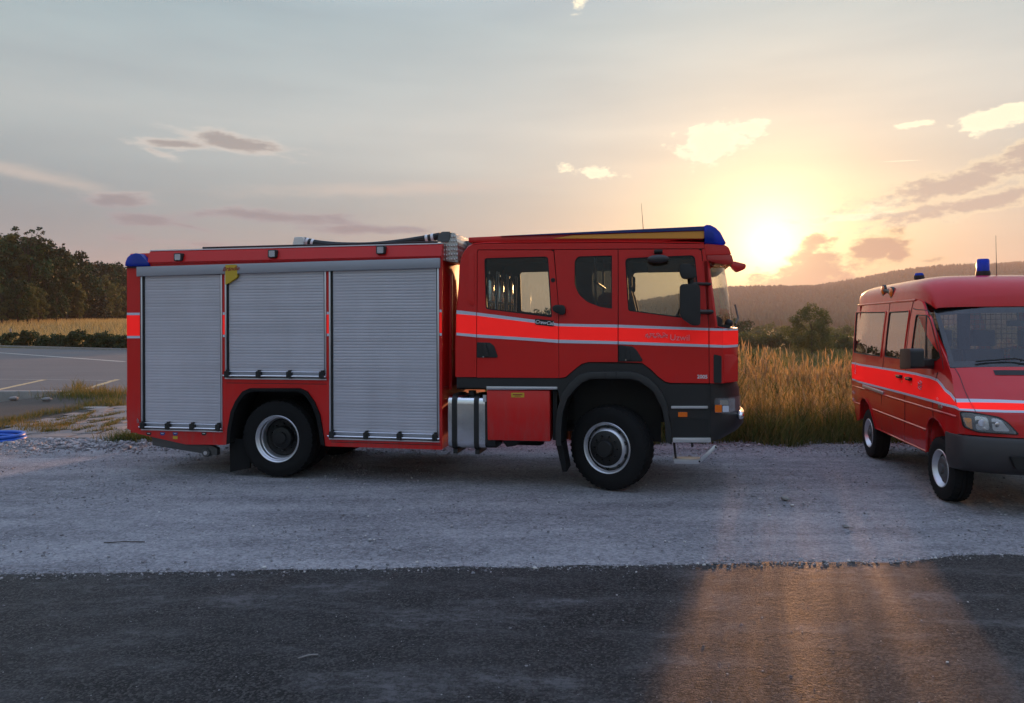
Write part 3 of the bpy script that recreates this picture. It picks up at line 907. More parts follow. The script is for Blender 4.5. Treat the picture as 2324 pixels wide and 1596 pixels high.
def build_weeds():
    # grass and weeds in the joints and along the edges of the paved path
    parts = []
    def along(pts, n, spread, h0, h1, t0, t1, w=.006):
        idx = nrg.integers(0, len(pts) - 1, n); q = nrg.uniform(0, 1, n)
        pp = np.array([on_ground(*p) for p in pts])
        p = pp[idx] * (1 - q)[:, None] + pp[idx + 1] * q[:, None] + nrg.normal(0, spread, (n, 2))
        B = np.concatenate([p, np.full((n, 1), 0.0)], 1)
        parts.append(blades(B, nrg.uniform(h0, h1, n), np.full(n, w), nrg.uniform(.1, .9, n), nrg.uniform(t0, t1, n), 2, .1))
    along([(-10, 962), (40, 956), (90, 943), (150, 935), (205, 925), (262, 905)], 1500, .14, .05, .20, .1, .9)
    along([(-10, 970), (70, 968), (100, 975), (130, 980)], 1500, .24, .04, .18, .35, 1)
    along([(250, 926), (275, 920)], 260, .12, .08, .28, .3, .8)
    along([(190, 925), (260, 913)], 350, .2, .06, .25, 0, .5)
    along([(165, 893), (215, 896), (290, 900)], 900, .45, .1, .42, .4, 1, .008)
    along([(150, 900), (200, 903), (290, 906)], 700, .4, .08, .30, 0, .6, .008)
    along([(175, 880), (186, 896)], 160, .12, .15, .5, .3, .8, .008)
    for (a, b) in [((90, 985), (160, 978)), ((130, 972), (190, 958)), ((205, 985), (260, 978)), ((180, 955), (215, 938)), ((240, 968), (284, 955)), ((110, 975), (165, 965)), ((150, 960), (230, 949)), ((200, 965), (255, 955)), ((170, 982), (215, 972)), ((230, 975), (268, 963)), ((120, 960), (200, 945)), ((230, 950), (280, 940))]:
        along([a, b], 330, .04, .04, .14, .1, .9, .006)
    V, F, T = merge(parts)
    o = link('weeds', tri_mesh('weeds', V, F, 'weed', T), None)
    tag(o, 'low weeds and dry grass growing round the paved path', 'weeds', kind='stuff')
    # thin weeds at the foot of the tall grass and gravel edge
    # one full tuft by the rear corner of the truck
    X, Y = on_ground(297, 1004)
    n = 900
    B = np.stack([nrg.normal(0, .26, n), nrg.normal(.18, .14, n), np.zeros(n)], 1)
    V, F, T = blades(B, nrg.uniform(.10, .30, n), nrg.uniform(.004, .008, n), nrg.uniform(.2, 1.0, n), nrg.uniform(0, .65, n), 3, .1)
    o = link('grass_tuft', tri_mesh('grass_tuft', V, F, 'weed', T), None)
    o.location = (X, Y, 0)
    tag(o, 'green grass tuft below the rear corner of the fire truck', 'grass')
    # dry field beyond the hedge
    n = 26000
    y = nrg.uniform(64, 190, n); x = -y * nrg.uniform(.36, .76, n)
    off = y - (61.8 + (-31.9 - x) * .585)
    keep = off > 3.0
    x, y = x[keep], y[keep]; n = len(x)
    B = np.stack([x, y, terrain(x, y)], 1)
    V, F, T = blades(B, nrg.uniform(.5, 1.1, n), nrg.uniform(.02, .05, n), nrg.uniform(.1, .6, n), nrg.uniform(0, 1, n), 2, .1)
    o = link('field_grass', tri_mesh('field_grass', V, F, 'field', T), None)
    tag(o, 'dry golden field between the hedge and the wood', 'field', kind='stuff')
build_weeds()

# ---------------------------------------------------------------- trees
def leaf_cloud(centres, radii, n, leaf, flat=0.8, shell=0.55):
    """leaf quads (2 triangles) spread through a set of clumps"""
    C = np.asarray(centres, float); Rr = np.asarray(radii, float)
    w = Rr ** 2; w /= w.sum()
    idx = nrg.choice(len(C), n, p=w)
    d = nrg.normal(0, 1, (n, 3)); d /= np.linalg.norm(d, axis=1)[:, None]
    q = shell + (1 - shell) * nrg.uniform(0, 1, n)
    q *= nrg.uniform(.8, 1.12, n)
    P = C[idx] + d * (Rr[idx] * q)[:, None] * np.array([1, 1, flat])
    s = leaf * nrg.uniform(.6, 1.35, n)
    a = nrg.normal(0, 1, (n, 3)) ; a /= np.linalg.norm(a, axis=1)[:, None]
    nr = d + nrg.normal(0, .7, (n, 3)); b = np.cross(a, nr); b /= np.linalg.norm(b, axis=1)[:, None] + 1e-9
    a = np.cross(b, nr); a /= np.linalg.norm(a, axis=1)[:, None] + 1e-9
    a = a * s[:, None]; b = b * (s * .62)[:, None]
    V = np.stack([P - a, P - b * 1.0, P + a, P + b], 1).reshape(-1, 3)
    F = (np.array([(0, 1, 2), (0, 2, 3)])[None] + 4 * np.arange(n)[:, None, None]).reshape(-1, 3)
    ct = nrg.uniform(0, .6, len(C))
    T = np.repeat(np.clip(ct[idx] + nrg.uniform(-.1, .4, n), 0, 1), 4)
    return V, F, T

def broadleaf(seed, H, Wd, n, leaf, mat, open_top=False):
    r_ = random.Random(seed)
    C, Rr, limbs = [], [], MB()
    limbs.tube([(0, 0, -0.8), (.02, 0, H * .2), (0.05, .03, H * .45), (0, 0, H * .7)], [H * .022, H * .017, H * .012, H * .006], 7)
    K = 34
    for i in range(K):
        z = H * (0.16 + 0.80 * ((i + .5) / K))
        f = (z / H - .16) / .84
        rad = Wd * .5 * (math.sin(math.pi * min(1, f * .80 + .16)) ** .6) * r_.uniform(.35, .95)
        a = i * 2.4 + r_.uniform(-.6, .6)
        c = (rad * math.cos(a), rad * math.sin(a), z)
        rr = Wd * r_.uniform(.10, .19) * (.8 if f > .8 else 1)
        C.append(c); Rr.append(rr)
        if i % 2 == 0:
            limbs.tube([(0, 0, z * .62), (c[0] * .5, c[1] * .5, z * .84), c], [H * .007, H * .004, H * .0015], 5)
    if open_top:
        for k in range(9):
            a = r_.uniform(0, 6.28); rr = Wd * r_.uniform(.10, .42)
            c = (rr * math.cos(a), rr * math.sin(a), H * r_.uniform(.93, 1.06))
            limbs.tube([(0, 0, H * .7), (c[0] * .5, c[1] * .5, H * .88), c], [H * .006, H * .003, H * .001], 5)
            C.append(c); Rr.append(Wd * .055)
    return limbs.mesh('trunk'), tri_mesh('crown', *leaf_cloud(C, Rr, n, leaf)[:2], mat, leaf_cloud.__defaults__ and None) if 0 else (limbs.mesh('trunk'), leaf_cloud(C, Rr, n, leaf), mat)

def conifer(seed, H, Wd, n, leaf, mat):
    r_ = random.Random(seed)
    C, Rr, limbs = [], [], MB()
    limbs.tube([(0, 0, -0.8), (0, 0, H * .5), (0, 0, H * .98)], [H * .018, H * .010, H * .002], 7)
    z = H * .06
    while z < H * .99:
        f = z / H
        rad = Wd * .5 * (1 - f) ** .8
        k = max(3, int(7 * (1 - f) + 3))
        for i in range(k):
            a = r_.uniform(0, 6.28); q = r_.uniform(.45, 1.0)
            C.append((rad * q * math.cos(a), rad * q * math.sin(a), z - rad * q * .25)); Rr.append(max(.12, rad * .30 + .05))
        z += max(.35, H * .035)
    return limbs.mesh('trunk'), (limbs.mesh('trunk'), leaf_cloud(C, Rr, n, leaf, .55, .2), mat)

def tree_kind(fn, *a):
    tr, (tr2, (V, F, T), mat) = fn(*a)
    tr.materials.append(MAT['bark'])
    return tr, tri_mesh('crown', V, F, mat, T)

KINDS = {
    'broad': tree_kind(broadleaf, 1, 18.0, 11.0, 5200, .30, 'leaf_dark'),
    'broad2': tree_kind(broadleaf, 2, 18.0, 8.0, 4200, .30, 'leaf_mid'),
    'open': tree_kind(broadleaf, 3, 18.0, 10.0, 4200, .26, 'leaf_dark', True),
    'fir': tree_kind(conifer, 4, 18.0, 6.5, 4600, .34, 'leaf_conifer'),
    'round': tree_kind(broadleaf, 9, 9.0, 9.2, 9000, .15, 'leaf_mid'),
}
def tree(name, kind, x, y, z, sc, rz, label, cat='tree', group=None, sxy=None):
    root = empty(name, (x, y, z), rz)
    s3 = (sxy or sc, sxy or sc, sc)
    t = link('trunk', KINDS[kind][0], None, root); t.scale = s3
    c = link('crown', KINDS[kind][1], None, root); c.scale = s3
    tag(root, label, cat, group)
    return root

def build_wood():
    # (px, top py, depth, kind, width factor) front trees of the wood, then the ones showing over them
    front = [(-28, 560, 132, 'broad', 1.0), (4, 645, 126, 'broad2', 1.0), (14, 523, 140, 'broad2', 1.0), (40, 632, 128, 'broad', .9), (66, 524, 142, 'open', 1.05), (62, 640, 130, 'broad2', .9), (92, 545, 148, 'broad', 1.0),
             (86, 648, 134, 'broad2', 1.0), (118, 556, 150, 'broad', 1.05), (142, 549, 160, 'fir', 1.0), (128, 640, 142, 'broad', .8), (150, 592, 156, 'broad2', 1.0), (172, 572, 166, 'broad', 1.1), (176, 640, 158, 'broad2', .9),
             (196, 580, 174, 'fir', 1.25), (214, 592, 180, 'fir', 1.3), (232, 620, 186, 'broad2', 1.1), (236, 594, 205, 'broad', 1.1), (256, 596, 212, 'broad', 1.0), (262, 640, 196, 'broad2', 1.0), (271, 600, 222, 'fir', 1.0), (284, 604, 228, 'broad', 1.1), (292, 640, 214, 'broad2', 1.1), (308, 606, 236, 'broad', 1.1)]
    order = sorted(range(len(front)), key=lambda i: front[i][0])
    words = {'broad': 'dark rounded broadleaf tree', 'broad2': 'slender lighter green broadleaf tree', 'open': 'tall broadleaf tree with open airy top', 'fir': 'dark pointed conifer'}
    ords = ['first', 'second', 'third', 'fourth', 'fifth', 'sixth', 'seventh', 'eighth', 'ninth', 'tenth', 'eleventh', 'twelfth', 'thirteenth', 'fourteenth', 'fifteenth', 'sixteenth', 'seventeenth', 'eighteenth', 'nineteenth', 'twentieth', 'twenty-first', 'twenty-second', 'twenty-third', 'twenty-fourth']
    for rank, i in enumerate(order):
        px, py, Y, kind, wf = front[i]
        x, y, top = at_depth(px, py, Y)
        z = float(terrain(x, y)) - .2
        sc = (top - z) / (18.0 * (1.0 if kind != 'open' else 1.04))
        lab = words[kind] + ' at the wood edge, ' + ords[rank] + ' from the left'
        if kind == 'open': lab = 'tall broadleaf tree with open airy top standing highest in the wood'
        tree('forest_tree', kind, x, y, z, sc, rnd.uniform(0, 6.28), lab, 'tree', 'trees at the edge of the wood', sc * wf * 1.05)
    # the rest of the wood behind them, one dark mass
    C, Rr = [], []
    for k in range(420):
        q = k / 420
        px = -60 + 420 * q + rnd.uniform(-10, 10)
        Y = 152 + 110 * max(0, q) ** 1.0 + rnd.uniform(0, 26)
        tp = np.interp(px, [-60, 0, 60, 100, 142, 175, 200, 218, 251, 286, 360], [530, 528, 530, 552, 562, 582, 592, 600, 602, 608, 612])
        x, y, top = at_depth(px, tp, Y)
        z0 = float(terrain(x, y))
        f = rnd.uniform(0, 1) ** .7
        r0 = rnd.uniform(1.2, 2.4)
        C.append((x, y, z0 + (top - z0 - r0 * .8) * f)); Rr.append(r0)
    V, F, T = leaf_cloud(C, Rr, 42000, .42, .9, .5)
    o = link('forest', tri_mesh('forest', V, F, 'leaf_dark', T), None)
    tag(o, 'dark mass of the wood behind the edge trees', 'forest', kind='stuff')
    # the wood floor and undergrowth so that no light shows through below
    C, Rr = [], []
    for k in range(240):
        q = k / 240; px = -60 + 420 * q
        Y = 128 + 100 * q + rnd.uniform(0, 14)
        x, y, _ = at_depth(px, 735, Y)
        C.append((x, y, float(terrain(x, y)) + rnd.uniform(.3, 4.5))); Rr.append(rnd.uniform(.9, 2.0))
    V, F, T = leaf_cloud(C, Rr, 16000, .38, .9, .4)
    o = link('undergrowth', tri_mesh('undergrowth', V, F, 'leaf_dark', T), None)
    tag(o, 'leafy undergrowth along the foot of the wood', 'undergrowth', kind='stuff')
    # hedge in two stretches
    for (pa, pb, lab, nm) in [((-90, 0, 752, 787), (238, 0, 757, 795.5), 'low dark hedge along the car park, long left stretch', 'h1'), ((226, 0, 751, 795), (420, 0, 757, 800), 'low dark hedge along the car park, stretch next to the truck', 'h2')]:
        a, b = Vector(on_ground(pa[0], pa[3] - 1.5)), Vector(on_ground(pb[0], pb[3] - 1.5))
        C, Rr = [], []
        L = (b - a).length
        for i in range(int(L * 11)):
            q = rnd.random(); p = a.lerp(b, q)
            hmax = 1.55 + .25 * math.sin(q * 17) + .18 * math.sin(q * 41)
            C.append((p.x - a.x + rnd.uniform(-.2, .2), p.y - a.y + rnd.uniform(.3, 1.5), rnd.uniform(.15, hmax - .3))); Rr.append(rnd.uniform(.25, .42))
        V, F, T = leaf_cloud(C, Rr, int(L * 620), .11, .9, .4)
        o = link('hedge', tri_mesh('hedge', V, F, 'hedge_leaf', T), None)
        o.location = (a.x, a.y, 0)
        tag(o, lab, 'hedge')
    # a marker post in the field
    x, y, z = at_depth(24, 733, 84)
    o = MB().box(-.05, .05, -.05, .05, -.3, 1.5).box(-.09, .09, -.07, .07, 1.15, 1.5).build('field_post', 'concrete', bevel=.01)
    o.location = (x, y, float(terrain(x, y))); tag(o, 'thin pale post standing in the golden field', 'post')

    # right side: round tree, thicket and bush in the dip behind the grass
    x, y, top = at_depth(1842, 693, 150)
    z = float(terrain(x, y))
    tree('round_tree', 'round', x, y, z - .3, (top - z + .3) / 9.0, 1.1, 'lone round-crowned tree standing in the meadow before the hazy hill', 'tree', sxy=(9.6 / 9.2))
    for (px, pt, Y, w_, lab) in [(1716, 765, 62, 2.6, 'small dark bush just above the grass beside the truck nose'), (1752, 747, 185, 26, 'dark thicket left of the round tree'), (1925, 746, 190, 30, 'dark thicket right of the round tree'), (2020, 750, 175, 30, 'dark thicket seen behind the van'), (1660, 750, 200, 24, 'dark thicket hidden partly by the truck cab'), (2180, 746, 180, 40, 'dark thicket far behind the van windscreen')]:
        x, y, top = at_depth(px, pt, Y)
        z0 = float(terrain(x, y)); h = top - z0
        C, Rr = [], []
        for i in range(10 if w_ < 5 else 130):
            q = rnd.uniform(-.5, .5)
            hh = h * (rnd.uniform(.72, 1.0) if w_ > 5 else (1 - (2 * q) ** 2 * .6))
            r0 = h * rnd.uniform(.14, .24)
            C.append((q * w_, rnd.uniform(-1, 1) * (2 if w_ > 5 else .6), rnd.uniform(.15, 1) * (hh - r0 * .8))); Rr.append(r0)
        V, F, T = leaf_cloud(C, Rr, 2200 if w_ < 5 else 9000, .10 if w_ < 5 else .26, .9, .4)
        o = link('shrub', tri_mesh('shrub', V, F, 'leaf_mid', T), None)
        o.location = (x, y, z0)
        tag(o, lab, 'shrub')
    # hedgerows and copses in the flat land before the hill
    C, Rr = [], []
    for k in range(420):
        px = 1560 + 950 * k / 420; Y = rnd.uniform(330, 470)
        x, y, top = at_depth(px, 737 + 5 * math.sin(px * .02) + 4 * math.sin(px * .071), Y)
        z0 = float(terrain(x, y)); r0 = rnd.uniform(1.8, 3.2)
        C.append((x, y, z0 + max(top - z0 - r0 * .7, 1) * rnd.uniform(.15, 1))); Rr.append(r0)
    V, F, T = leaf_cloud(C, Rr, 22000, .6, .9, .3)
    o = link('hedgerow', tri_mesh('hedgerow', V, F, 'leaf_mid', T), None)
    tag(o, 'hazy line of hedgerows and copses at the foot of the hill', 'trees', kind='stuff')
    # far line of trees seen through the cab windows
    C, Rr = [], []
    for k in range(260):
        px = 900 + 800 * k / 260; Y = rnd.uniform(250, 300)
        top_py = 701 + 9 * math.sin(px * .045) + 6 * math.sin(px * .11) + (18 if px > 1330 else 0)
        x, y, top = at_depth(px, top_py, Y)
        z0 = float(terrain(x, y)); r0 = rnd.uniform(1.6, 2.8)
        C.append((x, y, z0 + (max(top - z0, 3) - r0 * .8) * rnd.uniform(.2, 1))); Rr.append(r0)
    V, F, T = leaf_cloud(C, Rr, 15000, .5, .9, .4)
    o = link('far_trees', tri_mesh('far_trees', V, F, 'leaf_dark', T), None)
    tag(o, 'far line of trees seen through the truck windows', 'trees', kind='stuff')
build_wood()

# ---------------------------------------------------------------- wooded hill on the right
def build_hill():
    RX = [1050, 1250, 1400, 1540, 1660, 1750, 1850, 1950, 2050, 2130, 2324, 2600, 3100, 3800]
    RYp = [735, 715, 697, 681, 665, 661, 659, 647, 631, 622, 610, 604, 606, 650]
    D = 3000.0
    def ridge(azx):      # height of the crest for a direction x/y
        px = CX + FPX * azx
        return EYE + (HY - np.interp(px, RX, RYp) - 0.0) / FPX * D + ROLL * (CX - px) / FPX * D * -1
    rows = []
    dists = [1040, 1240, 1480, 1720, 1960, 2200, 2440, 2680, 2880, 3000, 3140, 3400, 3800, 4300]
    azs = np.linspace(-0.10, 1.45, 120)
    def hz(ax, d):
        top = float(ridge(ax)) - 9.0
        f = float(sst(960, 3000, d)) ** .9 if d <= 3000 else 1.0 + (d - 3000) / 1300 * .08 - .25 * ((d - 3000) / 1300) ** 2
        return -5 + (top + 5) * f + 6.0 * math.sin(ax * 23 + d * .0055) * (1 if d < 2900 else 0) * f
    for d in dists:
        rows.append([(float(a) * d, d, hz(float(a), d)) for a in azs])
    o = MB().grid(rows).build('hill', 'hill_wood', smooth=80)
    tag(o, 'long wooded hill fading into evening haze', 'hill', kind='structure')
    # trees covering it: one mass
    N = 24000
    d = np.where(nrg.uniform(0, 1, N) < .5, nrg.uniform(2900, 3060, N), nrg.uniform(1050, 3000, N))
    a = nrg.uniform(.10, .78, N)
    H = nrg.uniform(12, 24, N); W_ = H * nrg.uniform(.22, .40, N)
    z = np.array([hz(float(q), float(e)) for q, e in zip(a, d)]) - 3
    K = 6
    ang = np.arange(K) * 2 * np.pi / K
    ring = np.stack([np.cos(ang), np.sin(ang), np.zeros(K)], 1)
    base = np.stack([a * d, d, z], 1)
    V = np.zeros((N, 2 * K + 1, 3))
    V[:, :K] = base[:, None] + ring[None] * (W_[:, None, None] * .8)
    V[:, K:2 * K] = base[:, None] + ring[None] * (W_[:, None, None] * nrg.uniform(.8, 1.05, (N, 1, 1))) + np.array([0, 0, 1]) * (H * .45)[:, None, None]
    V[:, 2 * K] = base + np.array([0, 0, 1]) * H[:, None]
    tri = []
    for k in range(K):
        j = (k + 1) % K
        tri += [(k, j, K + j), (k, K + j, K + k), (K + k, K + j, 2 * K)]
    F = (np.array(tri)[None] + (2 * K + 1) * np.arange(N)[:, None, None]).reshape(-1, 3)
    T = np.repeat(nrg.uniform(0, 1, N), 2 * K + 1)
    o = link('hill_forest', tri_mesh('hill_forest', V.reshape(-1, 3), F, 'leaf_conifer', T), None)
    tag(o, 'forest covering the far hill', 'forest', kind='stuff')
build_hill()

# evening air: one even volume round everything
def build_haze():
    m, g = new_mat('haze_air')
    pv = g.n('ShaderNodeVolumePrincipled')
    pv.inputs['Color'].default_value = (1.0, 0.84, 0.72, 1)
    pv.inputs['Density'].default_value = HAZE
    pv.inputs['Anisotropy'].default_value = 0.15
    o_ = g.n('ShaderNodeOutputMaterial')
    m.node_tree.links.new(pv.outputs[0], o_.inputs['Volume'])
    o = MB().box(-4800, 4800, -2600, 4800, -8, 272).build('haze', 'haze_air', smooth=0)
    tag(o, 'warm evening haze in the air', 'haze', kind='stuff')
HAZE = 0.00018
build_haze()
# ================================================================ fire truck
TH = R(11.1)
_c = Vector(on_ground(640, 1086)); _d = Vector((math.cos(TH), -math.sin(TH))); _n = Vector((math.sin(TH), math.cos(TH)))
_c = _c - _n * 0.03
def _tr(px, py, v, A):
    r = ray(px, py); d = Vector((r[0], r[1]))
    t = (A.dot(_n) + v) / d.dot(_n)
    return (d * t - A).dot(_d), EYE + r[2] * t
_c = _c + _d * _tr(288, 800, 0, _c)[0]
def T(px, py, v=0.0): return _tr(px, py, v, _c)
def TP(pts, v=0.0): return [(*T(p[0], p[1], v), *p[2:]) for p in pts]
W = 2.48                                     # width of the truck

def build_truck():
    root = empty('fire_truck', (_c.x, _c.y, 0), -TH)
    tag(root, 'red crew-cab fire truck with three grey roller shutters, parked side-on', 'fire truck')
    P = lambda name, mb, mat, parent=root, **kw: mb.build(name, mat, parent, **kw)

    # ------------------------------------------------ equipment body
    uF = T(1003, 800)[0]                      # front wall of the body
    zt = (T(1003, 549)[1] + T(313, 575)[1]) / 2
    arch = [(516, 1009), (518.4, 972.8), (525.6, 934.3), (536.4, 910.3), (552, 888.6), (569, 881), (682, 881), (698.7, 888.6), (715.5, 912.7), (727.5, 941.5), (734.7, 984.8), (738.3, 1012)]
    archp = TP(arch)
    outer = TP([(288, 600), (1003, 580), (1003, 1021), (742, 1013)]) + archp[::-1] + TP([(511, 1010), (422, 1009), (315, 985), (288.5, 973)])
    doors = [  # outer frame of each shutter opening, in photo pixels (left, right, top-left, top-right, bottom-left, bottom-right)
        (321, 505, 626, 620, 977, 979), (511.5, 741, 619, 612, 861, 861), (747.5, 997, 611, 604, 999, 1001)]
    holes = [TP([(l, tl), (r_, tr_), (r_, br), (l, bl)]) for (l, r_, tl, tr_, bl, br) in doors]
    P('body_side', MB().prism(outer, 0.0, 0.05, holes), 'red_paint')
    # far side, walls, roof
    u0, ul, ur = T(288, 800)[0], T(505, 900)[0], T(748, 900)[0]
    zb, za = T(900, 1018)[1], T(620, 876)[1]
    P('body_core', MB().box(0.012, uF - 0.012, 0.052, W, za, zt - 0.02), 'red_paint', bevel=0.015)
    P('rear_compartment', MB().box(0.014, ul - .02, 0.053, W - .002, 0.56, za - .001), 'red_paint')
    P('front_compartment', MB().box(ur + .03, uF - 0.014, 0.053, W - .002, zb, za - .001), 'red_paint')
    P('front_wall_rib', MB().box(uF - .012, uF + .03, .35, .42, 1.2, 2.75).box(uF - .012, uF + .03, 1.9, 1.97, 1.2, 2.75).box(uF - .012, uF + .02, .45, 1.85, 1.7, 1.74), 'red_paint', bevel=.01)
    P('wheel_well', MB().box(ul - .01, ur + .02, 0.46, W - .3, za - .04, za - .002).box(ul - .019, ul + .01, .06, W - .4, .6, za).box(ur + .0, ur + .029, .06, W - .4, .6, za), 'gasket')
    P('well_sun_plate', MB().box(ul, ur, .74, .78, .62, za - .003), 'gasket')  # plate added to stop low sun leaking into the wheel well
    # rubber lip round the arch
    lip = [Vector((p[0], 0.0, p[1])) for p in archp]
    cen = Vector((T(625, 960)[0], 0, T(625, 960)[1]))
    rows = []
    for p in lip:
        q = p + (cen - p).normalized() * 0.055
        rows.append([(p.x, -.012, p.z), (p.x, -.03, p.z), (q.x, -.03, q.z), (q.x, .35, q.z)])
    P('arch_lip', MB().grid(rows), 'rubber')
    # seams: corner post joint and sill joint
    P('corner_seam', MB().box(T(318.5, 800)[0], T(321, 800)[0], -.001, .004, .62, 2.75), 'gasket')
    P('sill_seam', MB().box(T(752, 1006)[0], T(1000, 1006)[0], -.001, .003, T(870, 1007.5)[1], T(870, 1006)[1]), 'gasket')
    P('panel_seam', MB().box(T(514, 870)[0], T(741, 870)[0], -.001, .003, T(620, 871.2)[1], T(620, 870)[1]), 'gasket')

    # cant rail along the roof edge
    z0, z1 = T(650, 594)[1] - .0, T(650, 562.5)[1]
    prof = [(-.012, z0), (.035, z1 - .015), (.06, z1), (.25, z1 + .012), (.25, z0), (.0, z0)]
    prof = [(-.012, z0), (-.03, z0 + .03), (.015, z1 - .012), (.03, z1), (.22, z1 + .004), (.22, z0)]
    uL = T(338, 590)[0]
    P('cant_rail', MB().prism(prof, uL, uF + .003, axis='x'), 'red_paint')
    P('cant_rail', MB().prism([(W - p[0], p[1]) for p in prof], uL, uF + .003, axis='x'), 'red_paint')
    P('roof_highlight', MB().box(uL, uF, .018, .05, z1 + .002, z1 + .016), 'white_mark')  # white strip painted in as the sky's highlight along the rail edge
    P('roof_deck', MB().box(.02, uF - .02, .23, W - .23, zt - .018, zt - .004), 'tread_plate')
    # work lamps in the rail
    for (lx, ly) in ((409, 584.5), (622, 577), (867, 568.5)):
        u, z = T(lx, ly)
        h = P('work_lamp', MB().prism(rp(rect(u - .062, u + .062, z - .052, z + .055), .02), -.055, .02), 'black_plastic', bevel=.006)
        P('lens', MB().prism(rp(rect(u - .048, u + .04, z - .042, z + .044), .012), -.062, -.0555), 'clear_lens', h)
        P('lens_back', MB().prism(rp(rect(u - .046, u + .038, z - .04, z + .042), .012), -.0552, -.0551), 'alu', h)
    # grey rail above the shutters
    f0, f1 = T(313, 606), T(1000, 586)
    g0, g1 = T(313, 628), T(1000, 608.5)
    P('shutter_rail', MB().prism([f0, f1, g1, g0], -.034, -.001), 'rail_grey', bevel=.006)
    # rear corner beacon
    bz = T(315, 605)[1]
    bc = TP([(287.5, 605), (288.5, 596), (293, 585), (301, 578), (312, 575), (323, 577), (341, 597), (342, 605)])
    b = P('rear_beacon', MB().prism(bc, -.045, .5), 'blue_lens', bevel=.03)
    P('beacon_core', MB().box(T(301, 590)[0], T(328, 590)[0], .05, .3, bz + .01, T(310, 583)[1]), 'black_plastic', b)
    b2 = P('rear_beacon', MB().prism(bc, W - .45, W + .045), 'blue_lens', bevel=.03)
    P('beacon_base', MB().box(-.002, T(342, 605)[0], -.03, .5, bz - .018, bz - .002), 'gasket')

    # ------------------------------------------------ roller shutters
    slat_cache = {}
    for (l, r_, tl, tr_, bl, br) in doors:
        ua, ub = T(l, 800)[0], T(r_, 800)[0]
        ztop = min(T(l, tl)[1], T(r_, tr_)[1]) + .005
        zbot = (T(l, bl)[1] + T(r_, br)[1]) / 2
        sh = P('roller_shutter', MB().box(ua + .002, ub - .002, .034, .045, zbot, ztop), 'gasket')
        for (x0, x1) in ((ua, ua + .022), (ub - .022, ub)):
            P('guide_rail', MB().box(x0, x1, -.012, .03, zbot + .03, ztop), 'alu', sh, bevel=.003)
        P('guide_seal', MB().box(ua + .0225, ua + .05, .002, .033, zbot + .03, ztop), 'gasket', sh); P('guide_seal', MB().box(ub - .036, ub - .0225, .002, .033, zbot + .03, ztop), 'gasket', sh)
        zbar = zbot + .105
        pitch = .0395
        key = round(ub - ua, 2)
        x0, x1 = ua + .05, ub - .036
        half = (x1 - x0) / 2
        if key not in slat_cache:
            # one slat: bowed face with a hinge groove along its top
            pr = [(.030, .0), (.0116, .0), (.0104, .002), (.0100, .018), (.0103, .0355), (.0113, .0370), (.0129, .0375), (.0129, .0391), (.030, .0391)]
            me = MB().prism(pr, -half, half, axis='x').mesh('slat')
            me.materials.append(MAT['alu_slat'])
            slat_cache[key] = me
        k = 0
        z = zbar
        while z + pitch < ztop + .015:
            o = link('slat', slat_cache[key], None, sh)
            o.location = ((x0 + x1) / 2, 0, z)
            z += pitch; k += 1
        # bottom bar, lift tube and its brackets
        P('bottom_bar', MB().box(x0 - .012, x1 + .012, -.004, .03, zbot + .028, zbar - .002), 'rail_grey', sh, bevel=.004)
        P('lift_tube', MB().tube([(ua - .01, -.045, zbot + .045), (ub + .01, -.045, zbot + .045)], .012, 10), 'alu_bright', sh)
        P('top_tube', MB().tube([(x0, -.03, zbar - .003), (x1, -.03, zbar - .003)], .006, 8), 'alu_bright', sh)
        for q in (0.02, .345, .655, .98):
            u = ua + .02 + (ub - ua - .04) * q
            P('bracket', MB().prism(rp(rect(u - .034, u + .034, zbot + .018, zbar + .004), .012), -.062, .0).box(u - .012, u + .018, -.05, -.0, zbar + .003, zbar + .022), 'black_plastic', sh, bevel=.005)
        P('door_sill', MB().box(ua - .003, ub + .003, -.016, .03, zbot - .004, zbot + .014), 'alu', sh, bevel=.003)
        P('sill_seal', MB().box(ua, ub, -.01, .03, zbot + .0145, zbot + .027), 'gasket', sh)

    # shield mark and maker's lettering on the middle shutter
    P('shield_mark', MB().prism(TP([(514.5, 602), (540.5, 601), (542, 626.5), (541, 630), (517.5, 646), (514.5, 646)]), -.0352, -.0345), 'yellow_mark')
    P('shield_mark', MB().prism(TP([(514.5, 624), (541.5, 624), (541.5, 630), (518, 646), (514.5, 646)]), .0062, .0075), 'yellow_mark')
    me = text_mesh('Brändle', .082, .4, .001, 1.0, .001)
    o = link('lettering', me, 'red_mark', root); u, z = T(527, 610); o.location = (u, -.0368, z - .005); o.rotation_euler = (0, R(-3), 0)

    # reflective stripe on the body posts
    for (xa, xb, ya, yb) in ((288.5, 317.5, 710, 768), (321.5, 323.5, 710, 768), (505.8, 511, 709, 765.5), (741.8, 747, 708, 763), (997.6, 1002.6, 703, 762)):
        if xb - xa < 3: continue
        ua, ub = T(xa, 740)[0], T(xb, 740)[0]
        zt_, zb_ = T((xa + xb) / 2, ya)[1], T((xa + xb) / 2, yb)[1]
        s_ = P('stripe', MB().box(ua, ub, -.0042, -.001, zb_ + .035, zt_ - .035), 'red_fluor')
        P('stripe_edge', MB().box(ua, ub, -.0042, -.001, zt_ - .034, zt_), 'silver_tape', s_)
        P('stripe_edge', MB().box(ua, ub, -.0042, -.001, zb_, zb_ + .034), 'silver_tape', s_)

